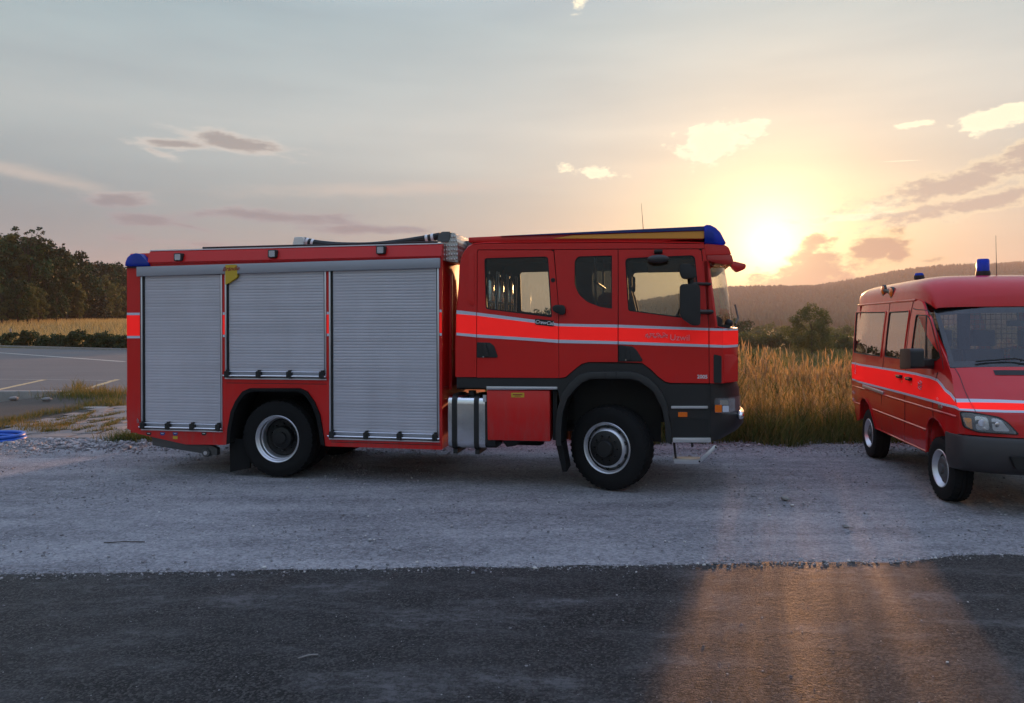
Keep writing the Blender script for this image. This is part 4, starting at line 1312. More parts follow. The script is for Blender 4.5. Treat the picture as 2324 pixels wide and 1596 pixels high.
    # stickers and small things below the rear shutter
    for (sx, mt) in ((338, 'sticker_black'), (369, 'sticker_blue'), (398, 'sticker_blue'), (463, 'sticker_black')):
        u, z = T(sx, 985)
        st = P('sticker', MB().prism([(u - .038, z + .022), (u + .038, z + .022), (u + .038, z), (u + .022, z - .02), (u - .022, z - .02), (u - .038, z)], -.004, -.001), mt)
        P('sticker_print', MB().box(u - .02, u + .02, -.0055, -.0042, z + .002, z + .012), 'white_mark' if mt == 'sticker_black' else 'silver_tape', st)
    u, z = T(398, 993)
    st = P('sticker', MB().box(u - .036, u + .036, -.004, -.001, z - .022, z + .018), 'yellow_mark')
    u, z = T(314, 954)
    P('loop_handle', MB().tube([(u - .012, -.004, z - .035), (u - .008, -.016, z + .01), (u, -.018, z + .028), (u + .008, -.016, z + .01), (u + .012, -.004, z - .035)], .004, 6), 'alu')
    P('red_edge_lamp', MB().box(T(286, 900)[0] - .012, -.001, .02, .12, T(288, 955)[1], T(288, 888)[1]), 'red_lens', bevel=.01)

    # underrun beam with roller at the rear
    P('underrun_beam', MB().prism(rp(TP([(330, 987), (422, 1010.5), (470, 1015), (481, 1022), (480, 1038), (462, 1035), (334, 1014)]), .01), .12, .2), 'grey_metal', bevel=.01)
    u, z = T(468, 1028, .1)
    rl = P('roller', MB().lathe([(.0, -.01), (.05, -.01), (.058, 0), (.058, .14), (.0, .14)], (u, .09, z), 24), 'grey_metal')
    P('roller_cap', MB().lathe([(.0, -.012), (.022, -.012), (.028, -.006), (.028, 0)], (u, .08, z), 16), 'alu', rl)
    P('rear_frame', MB().box(.45, 1.5, .25, .5, .5, .62).box(.5, 2.2, .8, .95, .42, .66).box(.5, 2.2, 1.6, 1.75, .42, .66), 'gasket')
    P('mud_flap', MB().prism(TP([(511.5, 998), (560, 1000), (558, 1066), (513, 1075)]), .10, .13), 'rubber')
    P('mud_flap', MB().prism(TP([(511.5, 998), (560, 1000), (558, 1066), (513, 1075)]), W - .4, W - .37), 'rubber')

    # things on the roof
    u0_, u1_ = T(445, 566)[0], T(985, 552)[0]
    P('roof_pole', MB().tube([(u0_, .16, z1 + .045), (u1_, .16, z1 + .045)], .014, 8), 'black_plastic')
    for (u, w_) in ((T(680, 552, .3)[0], .11), ):
        P('hose_bracket', MB().prism(rp([(u - .09, z1), (u + .09, z1), (u + .075, z1 + .17), (u - .05, z1 + .17)], .01), .24, .46), 'alu', bevel=.008)
    ua, ub = T(688, 549, .35)[0], T(1000, 540, .35)[0]
    pts = []
    for i in range(25):
        q = i / 24
        pts.append((ua + (ub - ua) * q, .35 + .0 * q, z1 + .035 + .10 * (1 - q) ** 6 + .11 * max(0, (q - .45) / .55) ** 1.6))
    hs = P('suction_hose', MB().tube(pts, .05, 10), 'hose_black')
    for q in (.035, .075, .905, .945):
        i = q * 24; a, b_ = Vector(pts[int(i)]), Vector(pts[min(24, int(i) + 1)]); p = a.lerp(b_, i - int(i)); t = (b_ - a).normalized()
        P('hose_band', MB().tube([p - t * .018, p + t * .018], .054, 12), 'white_mark', hs)
    # tread-plate locker at the body's front corner
    lk = P('roof_locker', MB().prism(rp(TP([(1003, 592), (1003, 540), (1008, 527), (1034, 530), (1041, 552), (1042, 597)], .15), .008), .1, .8), 'tread_plate', bevel=.006)
    P('locker_side', MB().prism(rp(TP([(992, 549), (996, 531), (1004, 526), (1022, 526), (1018, 549)], .08), .01), .075, .099), 'grey_metal')
    P('locker_lid', MB().box(T(1010, 530, .3)[0], T(1062, 540, .3)[0], .6, 1.5, zt - .04, zt + .1), 'grey_metal', bevel=.01)

    # ------------------------------------------------ cab shell
    cabp = [(1034.5, 856), (1034.5, 761), (1038, 700.6), (1041.8, 652), (1044, 603.5), (1048, 586.6), (1054, 572), (1063.6, 560), (1078, 553.8), (1110, 551.5), (1200, 551), (1400, 550), (1560, 551.5), (1598, 553)]
    prof = [Vector((p[0], p[1])) for p in TP(cabp)]
    rows = []
    for (v, d) in ((.0, 0), (.015, .012), (.05, .022), (.2, .028), (1.24, .032), (W - .2, .028), (W - .05, .022), (W - .015, .012), (W, 0)):
        row = []
        for i, p in enumerate(prof):
            t = (prof[min(i + 1, len(prof) - 1)] - prof[max(i - 1, 0)]).normalized()
            nn = Vector((-t.y, t.x))
            row.append((p.x + nn.x * d, v, p.y + nn.y * d))
        rows.append(row)
    P('cab_shell', MB().grid(rows), 'red_paint', smooth=50)
    inn = []
    for v in (.05, W - .05):
        inn.append([(p.x + (.03 if i < 9 else 0), v, p.y - (.05 if i > 6 else 0)) for i, p in enumerate(prof)])
    P('cab_lining', MB().grid(inn), 'interior')
    P('cab_floor', MB().box(T(1040, 800)[0], T(1640, 800)[0], .06, W - .06, T(1268, 852)[1], T(1268, 845)[1]), 'interior')
    zgut = T(1300, 560)[1]
    # side panels, near side then far side
    fr_l = [(1269.6, 858), (1283.6, 856), (1300.8, 841), (1320, 826), (1335, 821.8), (1401.6, 821.8)]
    fr_r = [(1404, 821.8), (1457.5, 824), (1476.8, 838), (1494, 855), (1509, 865.8), (1521.9, 869), (1609, 870)]
    rear_corner = [(1034.5, 856), (1034.5, 761), (1038, 700.6), (1041.8, 652), (1044, 603.5), (1048, 586.6), (1054, 572), (1063.6, 560), (1078, 555), (1110, 553), (1400, 551.5), (1598, 554), (1599.5, 564), (1404, 564.5), (1260, 566), (1086, 566.5), (1082.5, 571), (1081, 856)]
    rear_door = [(1082.2, 857), (1084, 571.5), (1087, 568, 0), (1250, 568), (1256, 571), (1267, 696), (1268, 858)]
    rear_win = [(1099, 586, .04), (1244, 582, .05), (1253, 721, .03), (1102.4, 702, .03)]
    mid = [(1258, 567.5), (1402, 566.5), (1402, 821.8)] + [p for p in fr_l[::-1]][1:] + [(1268.8, 858), (1268.2, 696)]
    mid_win = [(1304, 591, .05), (1313, 582, .02), (1389, 580, .01), (1389, 701, .01), (1362, 697, .02), (1333, 686, .05), (1313.5, 669, .05), (1304, 647, .05)]
    front_door = [(1403.6, 566.5), (1585, 566), (1591.5, 570), (1608, 739), (1609, 870)] + fr_r[::-1][1:]
    front_win = [(1418.4, 586, .06), (1577, 579, .06), (1591, 720, .02), (1543, 721.5, .03), (1425.5, 706, .03)]
    corner = [(1593, 566), (1600, 565), (1606, 600), (1617, 700), (1624, 746), (1640, 745.5), (1640, 870), (1610.5, 870), (1609.5, 739)]
    for side in (0, 1):
        va, vb = (0.0, .035) if side == 0 else (W, W - .035)
        for (nm, out, win, hasw) in (('rear_cab_panel', rear_corner, None, 0), ('door', rear_door, rear_win, 1), ('cab_side_panel', mid, mid_win, 1), ('door', front_door, front_win, 1), ('corner_panel', corner, None, 0)):
            hl = [rp(TP(win), .03)] if win else []
            o = P(nm, MB().prism(TP([p[:2] for p in out]), va, vb, hl), 'red_paint')
            if win:
                g_ = TP(win)
                cx_ = sum(p[0] for p in g_) / len(g_); cz_ = sum(p[1] for p in g_) / len(g_)
                # rubber seal and pane
                big = hl[0]
                sm = [(cx_ + (x - cx_) * .965, cz_ + (z - cz_) * .955) for x, z in big]
                P('window_seal', MB().prism(big, va + (.006 if side == 0 else -.006), vb, [sm]), 'gasket', o)
                vg = .02 if side == 0 else W - .02
                P('window_pane', MB().prism([(cx_ + (x - cx_) * .985, cz_ + (z - cz_) * .985) for x, z in big], vg, vg + .004), 'glass' if nm == 'door' else 'glass_dark', o)
    # dark backing added behind the door gaps to stop light leaking through
    backing_out = TP([(1038, 854), (1038, 761), (1042, 700), (1046, 650), (1050, 600), (1058, 572), (1080, 557), (1596, 557), (1618, 745), (1636, 748), (1636, 872), (1522, 872), (1500, 868), (1457, 832), (1335, 830), (1284, 862)])
    for va, vb in ((.036, .046), (W - .036, W - .046)):
        P('gap_backing', MB().prism(backing_out, va, vb, [rp(TP(w_), .03) for w_ in (rear_win, mid_win, front_win)]), 'gasket')
    # pressed line on the rear cab panel and inset field beside it
    P('pressed_panel', MB().prism(rp(TP([(1064, 575), (1077, 572), (1077, 694), (1068, 694), (1060, 680)]), .05), -.006, -.0005), 'red_paint', bevel=.004)
    # dark underside band below the cab and fender above the wheel
    P('lower_trim', MB().prism(TP([(1036, 857.5), (1284, 859.5), (1300, 844), (1320, 829), (1335, 824.5), (1457, 826.5), (1476, 841), (1494, 858), (1509, 869), (1521, 872), (1612, 872.5), (1612, 1000), (1526, 1000), (1521, 950), (1506, 900), (1492, 876), (1474, 859), (1451, 848), (1430, 843.5), (1337, 844.5), (1313, 852), (1292, 871), (1277, 894), (1270, 910), (1266, 884), (1036, 880)]), .008, .05), 'dark_trim')
    fo = [(1261, 1010.7), (1261, 965.6), (1265.4, 927), (1276, 892.6), (1292, 869), (1313.6, 850.8), (1337.3, 843), (1429.6, 842), (1451, 846.5), (1474.6, 858), (1491.8, 875.5), (1504.7, 894.8), (1513, 914), (1519.7, 950.6), (1525, 982.8), (1525, 1008.5)]
    fi = [(1274, 1010.7), (1274.5, 970), (1278, 935), (1288, 905), (1303, 886), (1320, 869), (1341.6, 859), (1429.6, 859), (1451, 864.7), (1472.5, 879.8), (1484, 890), (1493, 908), (1502.5, 927), (1506, 945), (1509, 961), (1511, 1002)]
    fo_, fi_ = TP(fo), TP(fi)
    rows = [[(a[0], .01, a[1]), (a[0] * .94 + b[0] * .06, -.035, a[1] * .94 + b[1] * .06), (a[0] * .4 + b[0] * .6, -.05, a[1] * .4 + b[1] * .6), (b[0], -.045, b[1]), (b[0], .55, b[1])] for a, b in zip(fo_, fi_)]
    P('fender', MB().grid(rows), 'dark_trim', smooth=40)
    rows = [[(a[0], W - y if 0 else W - .01, a[1]), (b[0], W + .045, b[1]), (b[0], W - .55, b[1])] for a, b in zip(fo_, fi_)]
    P('fender', MB().grid(rows), 'dark_trim', smooth=40)
    for jx in (1374, 1399): P('fender_joint', MB().box(T(jx - 1, 850)[0], T(jx + 1, 850)[0], -.053, -.03, T(jx, 858)[1], T(jx, 844)[1]), 'gasket')
    P('mud_flap', MB().prism(TP([(1262.5, 1008), (1277, 1008), (1287, 1070), (1277, 1071)]), -.02, .40), 'rubber')

    # stripe on the cab
    top = [(1037, 704), (1079.4, 709), (1214, 726), (1267.4, 734.6), (1402, 737), (1607.5, 744.8), (1640, 745.6)]
    rt = [(1037, 712.8), (1079.4, 716.4), (1214, 733.4), (1267.4, 740.7), (1402, 743.8), (1607.5, 750.6), (1640, 751.2)]
    rb = [(1035.7, 755.2), (1079.4, 758.9), (1214, 767.5), (1267.4, 771), (1402, 774.6), (1607.5, 782), (1640, 783.3)]
    bt = [(1034.8, 761.3), (1079.4, 765.6), (1214, 774.5), (1267.4, 778.7), (1402, 781.4), (1608, 788.4), (1640, 789.3)]
    def xi(line, x): return float(np.interp(x, [p[0] for p in line], [p[1] for p in line]))
    for (xa, xb) in ((1036, 1081), (1082.6, 1267.4), (1268.8, 1401.8), (1403.8, 1607.8), (1610.2, 1640)):
        xs = [xa] + [x for x in (1079.4, 1214, 1267.4, 1402) if xa + 1 < x < xb - 1] + [xb]
        def band(l1, l2): return TP([(x, xi(l1, x)) for x in xs] + [(x, xi(l2, x)) for x in xs[::-1]])
        s_ = P('stripe', MB().prism(band(rt, rb), -.0035, -.001), 'red_fluor')
        P('stripe_edge', MB().prism(band(top, rt), -.0035, -.001), 'silver_tape', s_)
        P('stripe_edge', MB().prism(band(rb, bt), -.0035, -.001), 'silver_tape', s_)

    # lettering
    pl = TP([(1214.5, 723.2), (1257, 728.2), (1257, 741.8), (1214.5, 737.2)])
    o = P('name_plate', MB().prism(pl, -.0055, -.0036), 'sticker_black')
    me = text_mesh('CrewCab', .062, .3, .0008, 1.0, .001)
    q = link('lettering', me, 'white_mark', o); u, z = T(1236, 732.6); q.location = (u, -.0072, z); q.rotation_euler = (0, R(6.5), 0)
    q = link('lettering', text_mesh('2005', .062, 0, .0006, 1.0, .001), 'white_mark', root); u, z = T(1594, 855.6); q.location = (u, -.0022, z); q.rotation_euler = (0, R(.8), 0)
    q = link('lettering', text_mesh('Uzwil', .105, 0, .0006), 'grey_mark', root); u, z = T(1543, 767); q.location = (u, -.0052, z); q.rotation_euler = (0, R(1.2), 0)
    # grey ornament of three curled figures next to it
    em = MB()
    for i, ex in enumerate((1473, 1490, 1507)):
        u, z = T(ex, 762)
        for k in range(5):
            a0 = k * 1.3 + i
            pts = [(u + .011 * math.cos(a0) + (.010 + .003 * j) * math.cos(a0 + j * .8) + .016 * (k - 2), -.0046, z + .012 * math.sin(a0 * 1.7) + (.010 + .003 * j) * math.sin(a0 + j * .8)) for j in range(6)]
            em.tube(pts, .0042, 5)
    P('emblem', em, 'grey_mark')

    # door handles in their dark recesses
    for pts in ([(1082.4, 777), (1112, 777.8), (1121.8, 785.5), (1130, 809.8), (1126.7, 812), (1082.4, 811.8)], [(1404, 783), (1436, 786.8), (1445, 795), (1459, 818), (1455, 821), (1404, 821)]):
        q = TP(pts)
        h = P('door_handle', MB().prism(rp(q, .015), -.010, -.0008), 'black_plastic', bevel=.006)
        cu, cz = q[0][0], q[0][1]
        P('grip', MB().prism(rp([(cu + .075, cz - .02), (cu + .125, cz - .02), (cu + .16, cz - .17), (cu + .10, cz - .19)], .015), -.032, -.010), 'dark_trim', h, bevel=.008)
        P('lock', MB().lathe([(0, -.013), (.009, -.013), (.009, -.009)], (cu + .085, 0, cz - .185), 10), 'alu_bright', h)
    # black latch box on the rear door's front edge, and small badge
    P('latch_box', MB().prism(rp(TP([(1254, 697), (1262, 692), (1280, 693), (1284, 700), (1284, 712), (1276, 716), (1256, 706)]), .02), -.06, -.001), 'black_plastic', bevel=.015)
    u, z = T(1255, 636)
    P('round_badge', MB().lathe([(0, -.012), (.022, -.012), (.028, -.004), (.028, 0)], (u, 0, z), 18), 'black_plastic')

    # roof fairing with coloured edge strips and beacon nose
    P('roof_fairing', MB().prism(TP([(1062, 538.5), (1140, 535), (1598, 514.5), (1598, 542), (1545, 543), (1500, 548.5), (1400, 548), (1062, 549.5)]), .03, W - .03), 'red_paint', bevel=.006)
    P('blue_strip', MB().prism(TP([(1136, 535.6), (1598, 513.5), (1598, 523), (1300, 531.5)]), .0, .0295), 'blue_strip')
    P('amber_strip', MB().prism(TP([(1255, 541.2), (1300, 534), (1598, 524.5), (1598, 541)]), .012, .029), 'amber_strip')
    bn = TP([(1597, 514), (1603, 510.5), (1612, 511), (1624, 517), (1635, 528), (1648, 553), (1640, 556), (1600, 552)])
    for (a_, b_) in ((-.02, .62), (W - .62, W + .02)):
        n_ = P('front_beacon', MB().prism(bn, a_, b_), 'blue_lens', bevel=.03)
        P('beacon_core', MB().box(T(1603, 540)[0], T(1622, 540)[0], a_ + .06, b_ - .06, T(1610, 549)[1], T(1610, 522)[1]), 'black_plastic', n_)
    P('roof_sign', MB().prism(bn, .63, W - .63), 'red_paint', bevel=.03)
    P('roof_header', MB().prism(rp(TP([(1599, 553.5), (1646, 556.5), (1654, 562), (1660, 578), (1600, 580)]), .02), -.0, W), 'red_paint', bevel=.015)
    P('sun_visor', MB().prism(rp(TP([(1604, 580.5), (1660, 578.5), (1664, 590), (1664, 598), (1650, 601), (1625, 597), (1606, 591)]), .01), .0, W), 'red_lens', bevel=.01)
    # whip aerial
    u, z = T(1461, 530, .6)
    P('aerial', MB().tube([(u, .6, z - .02), (u - .03, .6, z + .39)], [.006, .002], 6), 'wire')

    # ------------------------------------------------ nose
    def front(uc, bulge, v, p=4.0): return uc + bulge * (1 - abs(1 - 2 * v / W) ** p)
    vs = [0, .02, .05, .09, .14, .22, .33, .5, .8, 1.24, 1.68, 1.98, 2.15, 2.26, 2.34, 2.39, 2.43, 2.46, W]
    zw0, zw1 = T(1640, 745)[1], T(1606, 592)[1]
    uc = T(1640, 800)[0]
    # lower nose: red field, stripe band, dark grille slots
    za_, zb_ = T(1640, 870)[1], zw0
    def nose(zs, off=0.0, vv=vs, b=.245): return [[(front(uc, b, v, 5) + off, v, z) for v in vv] for z in zs]
    P('nose_panel', MB().grid(nose([za_, (za_ + zb_) / 2, zb_])), 'red_paint', smooth=60)
    P('nose_ledge', MB().grid([[(front(uc, .245, v, 5), v, zw0 + .0005) for v in vs], [(front(T(1624, 746)[0] - .02, .25, v, 5), v, zw0 + .02) for v in vs]]), 'red_paint')
    s_ = P('stripe', MB().grid(nose([T(1640, 783.5)[1], T(1640, 751)[1]], .003)), 'red_fluor', smooth=60)
    P('stripe_edge', MB().grid(nose([T(1640, 789.5)[1], T(1640, 783.6)[1]], .003)), 'silver_tape', s_, smooth=60)
    P('stripe_edge', MB().grid(nose([T(1640, 750.9)[1], T(1640, 745.8)[1]], .003)), 'silver_tape', s_, smooth=60)
    gv = [.45, .6, .8, 1.0, 1.24, 1.5, 1.7, 1.9, 2.03]
    for k in range(4):
        z = za_ + .06 + k * .075
        P('grille_slot', MB().grid(nose([z, z + .045], .006, gv)), 'gasket')
    P('nose_edge', MB().prism(rp(TP([(1640, 806), (1668, 806), (1675, 812), (1675, 866), (1640, 868)]), .01), .02, .10), 'red_paint', bevel=.015)
    # air slot on the corner
    P('air_slot', MB().prism(rp(TP([(1619.5, 804), (1637.8, 808), (1637.8, 869.5), (1619.5, 869.5)]), .02), -.004, .0), 'dark_trim')
    # windscreen with pillars and wipers
    ub_, ut_ = T(1623, 745)[0], T(1604, 590)[0]
    rows = []
    for q in (0, .25, .5, .75, 1):
        uu = ub_ + (ut_ - ub_) * q; bb = .30 - .03 * q
        rows.append([(front(uu, bb, v, 4.2), v, zw0 + .02 + (zw1 - zw0 - .02) * q) for v in vs[1:-1]])
    P('windscreen', MB().grid(rows), 'glass', smooth=80)
    for s0 in (0, 1):
        f = (lambda v: v) if s0 == 0 else (lambda v: W - v)
        pr = [[(ub_ - .06, f(.0), zw0), (ub_ + .01, f(.0), zw0), (front(ub_, .3, .03, 4.2) + .004, f(.03), zw0), (ub_ - .06, f(.06), zw0)], [(ut_ - .06, f(.0), zw1), (ut_ + .01, f(.0), zw1), (front(ut_, .27, .03, 4.2) + .004, f(.03), zw1), (ut_ - .06, f(.06), zw1)]]
        mb = MB().add(pr[0] + pr[1], [(0, 1, 5, 4), (1, 2, 6, 5), (2, 3, 7, 6), (3, 0, 4, 7)])
        P('windscreen_pillar', mb, 'red_paint')
    wp = P('wiper', MB().tube([(front(ub_, .3, .3) + .06, .3, zw0 + .05), (front(ub_, .3, .7) + .05, .7, zw0 + .12), (front(ub_, .3, 1.0) + .03, 1.0, zw0 + .3)], .012, 6), 'black_plastic')
    P('wiper_pivot', MB().ell((front(ub_, .3, .12) + .07, .12, zw0 + .06), (.05, .05, .05)).box(front(ub_, .3, .1) + .0, front(ub_, .3, .1) + .10, .06, .2, zw0 + .0, zw0 + .04), 'black_plastic', wp)
    # bumper with lamps
    zbu = T(1640, 888)[1]; zbl = T(1640, 1002)[1]
    bvs = [0, .03, .07, .12, .2, .32, .5, .8, 1.24, 1.68, 1.98, 2.16, 2.28, 2.36, 2.41, 2.45, W]
    ub0 = T(1613, 950)[0]
    zs = [(zbu + .09, .36, -.02), (zbu, .40, 0), (T(1640, 940)[1], .41, 0), (T(1640, 944)[1], .46, .01), (T(1640, 970)[1], .45, .01), (T(1640, 985)[1], .38, 0), (zbl, .20, 0)]
    P('bumper', MB().grid([[(front(ub0, b, v, 6) + o_ * 0, v + (.0 if v < 1 else 0), z) for v in bvs] for (z, b, o_) in zs]), 'dark_trim', smooth=40)
    P('lower_panel', MB().box(T(1526, 900)[0], ub0 + .02, .012, .3, zbl, T(1612, 873)[1]), 'dark_trim')
    hl = P('headlamp', MB().prism(rp(TP([(1621.7, 904.4), (1655, 905), (1668, 906), (1668, 932), (1655, 938), (1621.7, 937)]), .012), -.006, .05), 'clear_lens')
    P('lamp_bowl', MB().prism(rp(TP([(1634, 908), (1653, 908), (1653, 919), (1634, 919)]), .01), -.0085, -.0065), 'alu_bright', hl)
    P('lamp_bowl', MB().prism(rp(TP([(1640, 921), (1654, 921), (1654, 935), (1640, 935)]), .01), -.0085, -.0065), 'silver_tape', hl)
    P('indicator', MB().prism(rp(TP([(1622.5, 919), (1638, 919), (1638, 936), (1622.5, 936)]), .01), -.0085, -.0065), 'amber_lens', hl)
    P('front_headlamp', MB().grid([[(front(ub0, .41, v, 6) + .012, v, z) for v in (.14, .2, .3, .42, .55)] for z in (T(1640, 937)[1], T(1640, 920)[1], T(1640, 904)[1])]), 'clear_lens', hl)
    P('fog_lamp', MB().ell((front(ub0, .45, .3, 6), .3, T(1640, 948)[1]), (.055, .10, .055), 18, 12), 'alu_bright')  # bare bright metal, enlarged to strengthen its sun glint
    # step treads, marker lamp and fold-down step
    P('step', MB().prism(rp(TP([(1523, 921.6), (1606.6, 921.6), (1606, 927.2), (1523, 927.2)]), .01), -.02, .05), 'alu', bevel=.006)
    P('step', MB().prism(rp(TP([(1526.8, 993.5), (1613, 993.5), (1613, 1003.8), (1526.8, 1003.8)]), .012), -.03, .22), 'alu', bevel=.008)
    P('step_recess', MB().box(T(1528, 950)[0], T(1608, 950)[0], .004, .0115, T(1570, 991)[1], T(1570, 950)[1]), 'gasket')
    P('marker_lamp', MB().prism(rp(TP([(1539, 935.6), (1560, 935.6), (1560, 946.3), (1539, 946.3)]), .008), -.008, .01), 'amber_lens', bevel=.004)
    fs = P('folding_step', MB().prism(rp(TP([(1528, 1042), (1590.5, 1043), (1586, 1052.5), (1531, 1051)]), .008), -.04, .18), 'alu', bevel=.006)
    a = T(1530, 1006); b_ = T(1534, 1043)
    P('step_arm', MB().tube([(a[0], .06, a[1]), (b_[0], .06, b_[1])], .014, 8), 'black_plastic', fs)
    a = T(1627, 1014); b_ = T(1588, 1046)
    P('step_arm', MB().prism(TP([(1621, 1009), (1629, 1013), (1591, 1049), (1584, 1046)]), -.03, -.012), 'alu', fs, bevel=.004)
    P('step_bolt', MB().lathe([(0, -.05), (.012, -.05), (.012, -.03)], (T(1626, 1013)[0] - .01, 0, a[1]), 8).lathe([(0, -.05), (.012, -.05), (.012, -.03)], (b_[0] - .005, 0, b_[1]), 8), 'gasket', fs)
    P('step_link', MB().tube([(*T(1571, 1003)[:1], .1, T(1571, 1003)[1]), (*T(1572, 1018)[:1], .1, T(1572, 1018)[1])], .014, 6), 'black_plastic', fs)

    # ------------------------------------------------ below the cab: tank, locker, chassis
    ta, tb = T(1016, 960)[0], T(1100, 960)[0]
    zt0, zt1 = T(1060, 1020)[1], T(1060, 899)[1]
    sec = rp([(.02, zt0), (.55, zt0), (.55, zt1), (.02, zt1)], .11, 8)
    tank = P('fuel_tank', MB().prism(sec, ta, tb, axis='x'), 'alu_bright', bevel=.03, seg=3)
    P('tank_end', MB().prism(rp([(.03, zt0 + .01), (.54, zt0 + .01), (.54, zt1 - .01), (.03, zt1 - .01)], .1, 8), tb + .001, tb + .13, axis='x'), 'dark_trim', tank, bevel=.04)  # end cap coloured near black, its shade put into the colour
    for (xa, xb) in ((1025, 1036), (1075, 1086)):
        ring = rp([(.008, zt0 - .014), (.565, zt0 - .014), (.565, zt1 + .014), (.008, zt1 + .014)], .115, 8)
        P('tank_strap', MB().prism(ring, T(xa, 960)[0], T(xb, 960)[0], [sec], axis='x'), 'black_plastic', tank)
        P('strap_bracket', MB().box(T(xa, 960)[0] + .003, T(xb, 960)[0] - .003, .06, .5, zt0 - .07, zt0 - .012), 'black_plastic', tank)
    u_ = (ta + tb) / 2
    P('filler_cap', MB().lathe([(0, .06), (.05, .06), (.05, 0)], (u_ + .05, .14, zt1), 16, 'z'), 'black_plastic', tank)
    lb = TP([(1104.7, 885.7), (1247.5, 887), (1248.5, 1002), (1107, 999)])
    P('side_locker', MB().prism(lb, -.005, .5), 'red_paint', bevel=.01)
    P('locker_sticker', MB().prism(TP([(1160.5, 891.5), (1190, 891.5), (1190, 902), (1160.5, 902)]), -.0075, -.0052), 'yellow_mark')
    P('sticker_print', MB().box(T(1164, 896)[0], T(1186, 896)[0], -.0085, -.0076, T(1175, 897)[1], T(1175, 894.5)[1]).box(T(1168, 899)[0], T(1182, 899)[0], -.0085, -.0076, T(1175, 900)[1], T(1175, 898.3)[1]), 'red_mark')
    P('locker_tread', MB().prism(TP([(1104.7, 877), (1265, 878), (1265, 884), (1104.7, 884.2)]), -.02, .5), 'alu', bevel=.004)
    P('locker_hinge', MB().box(T(1096, 905)[0], T(1103.5, 905)[0], .0, .03, T(1100, 912)[1], T(1100, 897)[1]), 'alu')
    P('chassis_rail', MB().box(1.4, 7.6, .75, .83, .78, 1.05).box(1.4, 7.6, 1.65, 1.73, .78, 1.05), 'gasket')
    P('gearbox', MB().ell((5.9, 1.24, .85), (.9, .35, .3)).box(5.0, 7.2, .95, 1.55, .7, 1.2), 'gasket')
    P('underbody', MB().box(T(1008, 900)[0], T(1262, 900)[0], .62, 1.9, T(1150, 895)[1], T(1150, 860)[1]).box(T(1252, 900)[0], T(1262, 900)[0], .1, .6, T(1255, 1002)[1], T(1255, 880)[1]), 'gasket')
    P('air_tank', MB().lathe([(0, -.3), (.1, -.28), (.12, -.22), (.12, .22), (.1, .28), (0, .3)], (T(1160, 1000)[0], .9, .52), 18, 'x'), 'gasket')
    P('exhaust_shield', MB().prism(rp(TP([(1140, 1000), (1185, 1000), (1170, 1012), (1150, 1015)], .2), .02), .2, .3), 'gasket')
    P('axle', MB().tube([(2.34, .3, .52), (2.34, W - .3, .52)], .09, 12).ell((2.34, 1.24, .5), (.24, .26, .24)), 'gasket')
    P('axle', MB().tube([(6.77, .3, .52), (6.77, W - .3, .52)], .08, 12).ell((6.77, 1.3, .5), (.2, .2, .2)), 'gasket')
    P('inner_arch', MB().box(T(1292, 900)[0], T(1500, 900)[0], .55, .6, .55, T(1380, 850)[1]), 'gasket')

    # ------------------------------------------------ mirrors
    mv = -.30
    m1 = P('mirror', MB().prism(rp(TP([(1542, 603, .05), (1550, 599, .05), (1566, 600, .08), (1578, 612, .06), (1582, 628, .03), (1566, 633, .03), (1549, 633, .05), (1543, 622, .05)], mv), .04), mv - .05, mv + .09), 'dark_trim', bevel=.03, seg=3)
    m2 = P('mirror', MB().prism(rp(TP([(1543, 648, .03), (1552, 645, .03), (1586, 645, .04), (1589, 660, .03), (1589, 738, .03), (1572, 740, .04), (1543, 720, .06)], mv), .03), mv - .05, mv + .11), 'dark_trim', bevel=.03, seg=3)
    a = T(1570, 640, mv); b_ = T(1612, 645)
    P('mirror_arm', MB().tube([(a[0], mv + .02, a[1] - .06), (a[0], mv + .02, a[1] + .06)], .022, 8).tube([(a[0], mv + .03, a[1] - .02), (b_[0], .02, b_[1])], .02, 8), 'dark_trim', m1)
    a = T(1575, 708, mv); b_ = T(1616, 708)
    P('mirror_arm', MB().tube([(a[0], mv + .05, a[1]), (b_[0], .02, b_[1])], .03, 8), 'dark_trim', m2)
    # kerb mirror over the passenger door, front mirror at the nose
    km = P('kerb_mirror', MB().ell((*T(1494, 588, -.2)[:1], -.2, T(1494, 588, -.2)[1]), (.13, .05, .052), 18, 10), 'bumper_grey')
    a = T(1494, 578, -.1)
    P('mirror_bracket', MB().box(a[0] - .05, a[0] + .05, -.19, .0, T(1494, 577)[1], T(1494, 570)[1]), 'black_plastic', km, bevel=.01)
    fm = at_depth(1677, 604, 11.6)
    fx = (Vector(fm[:2]) - _c); fu, fv_ = fx.dot(_d), fx.dot(_n)
    fmo = P('front_mirror', MB().prism(rp([(fu - .12, fm[2] + .06), (fu - .08, fm[2] + .07), (fu + .10, fm[2] + .02), (fu + .09, fm[2] - .05), (fu - .04, fm[2] - .10), (fu - .12, fm[2] - .02)], .03), fv_ - .08, fv_ + .08), 'red_lens', bevel=.03)
    P('mirror_arm', MB().tube([(fu - .1, fv_, fm[2]), (fu - .45, fv_ - .02, fm[2] + .12)], .02, 8), 'dark_trim', fmo)

    # ------------------------------------------------ inside the cab
    zfl = T(1268, 845)[1]
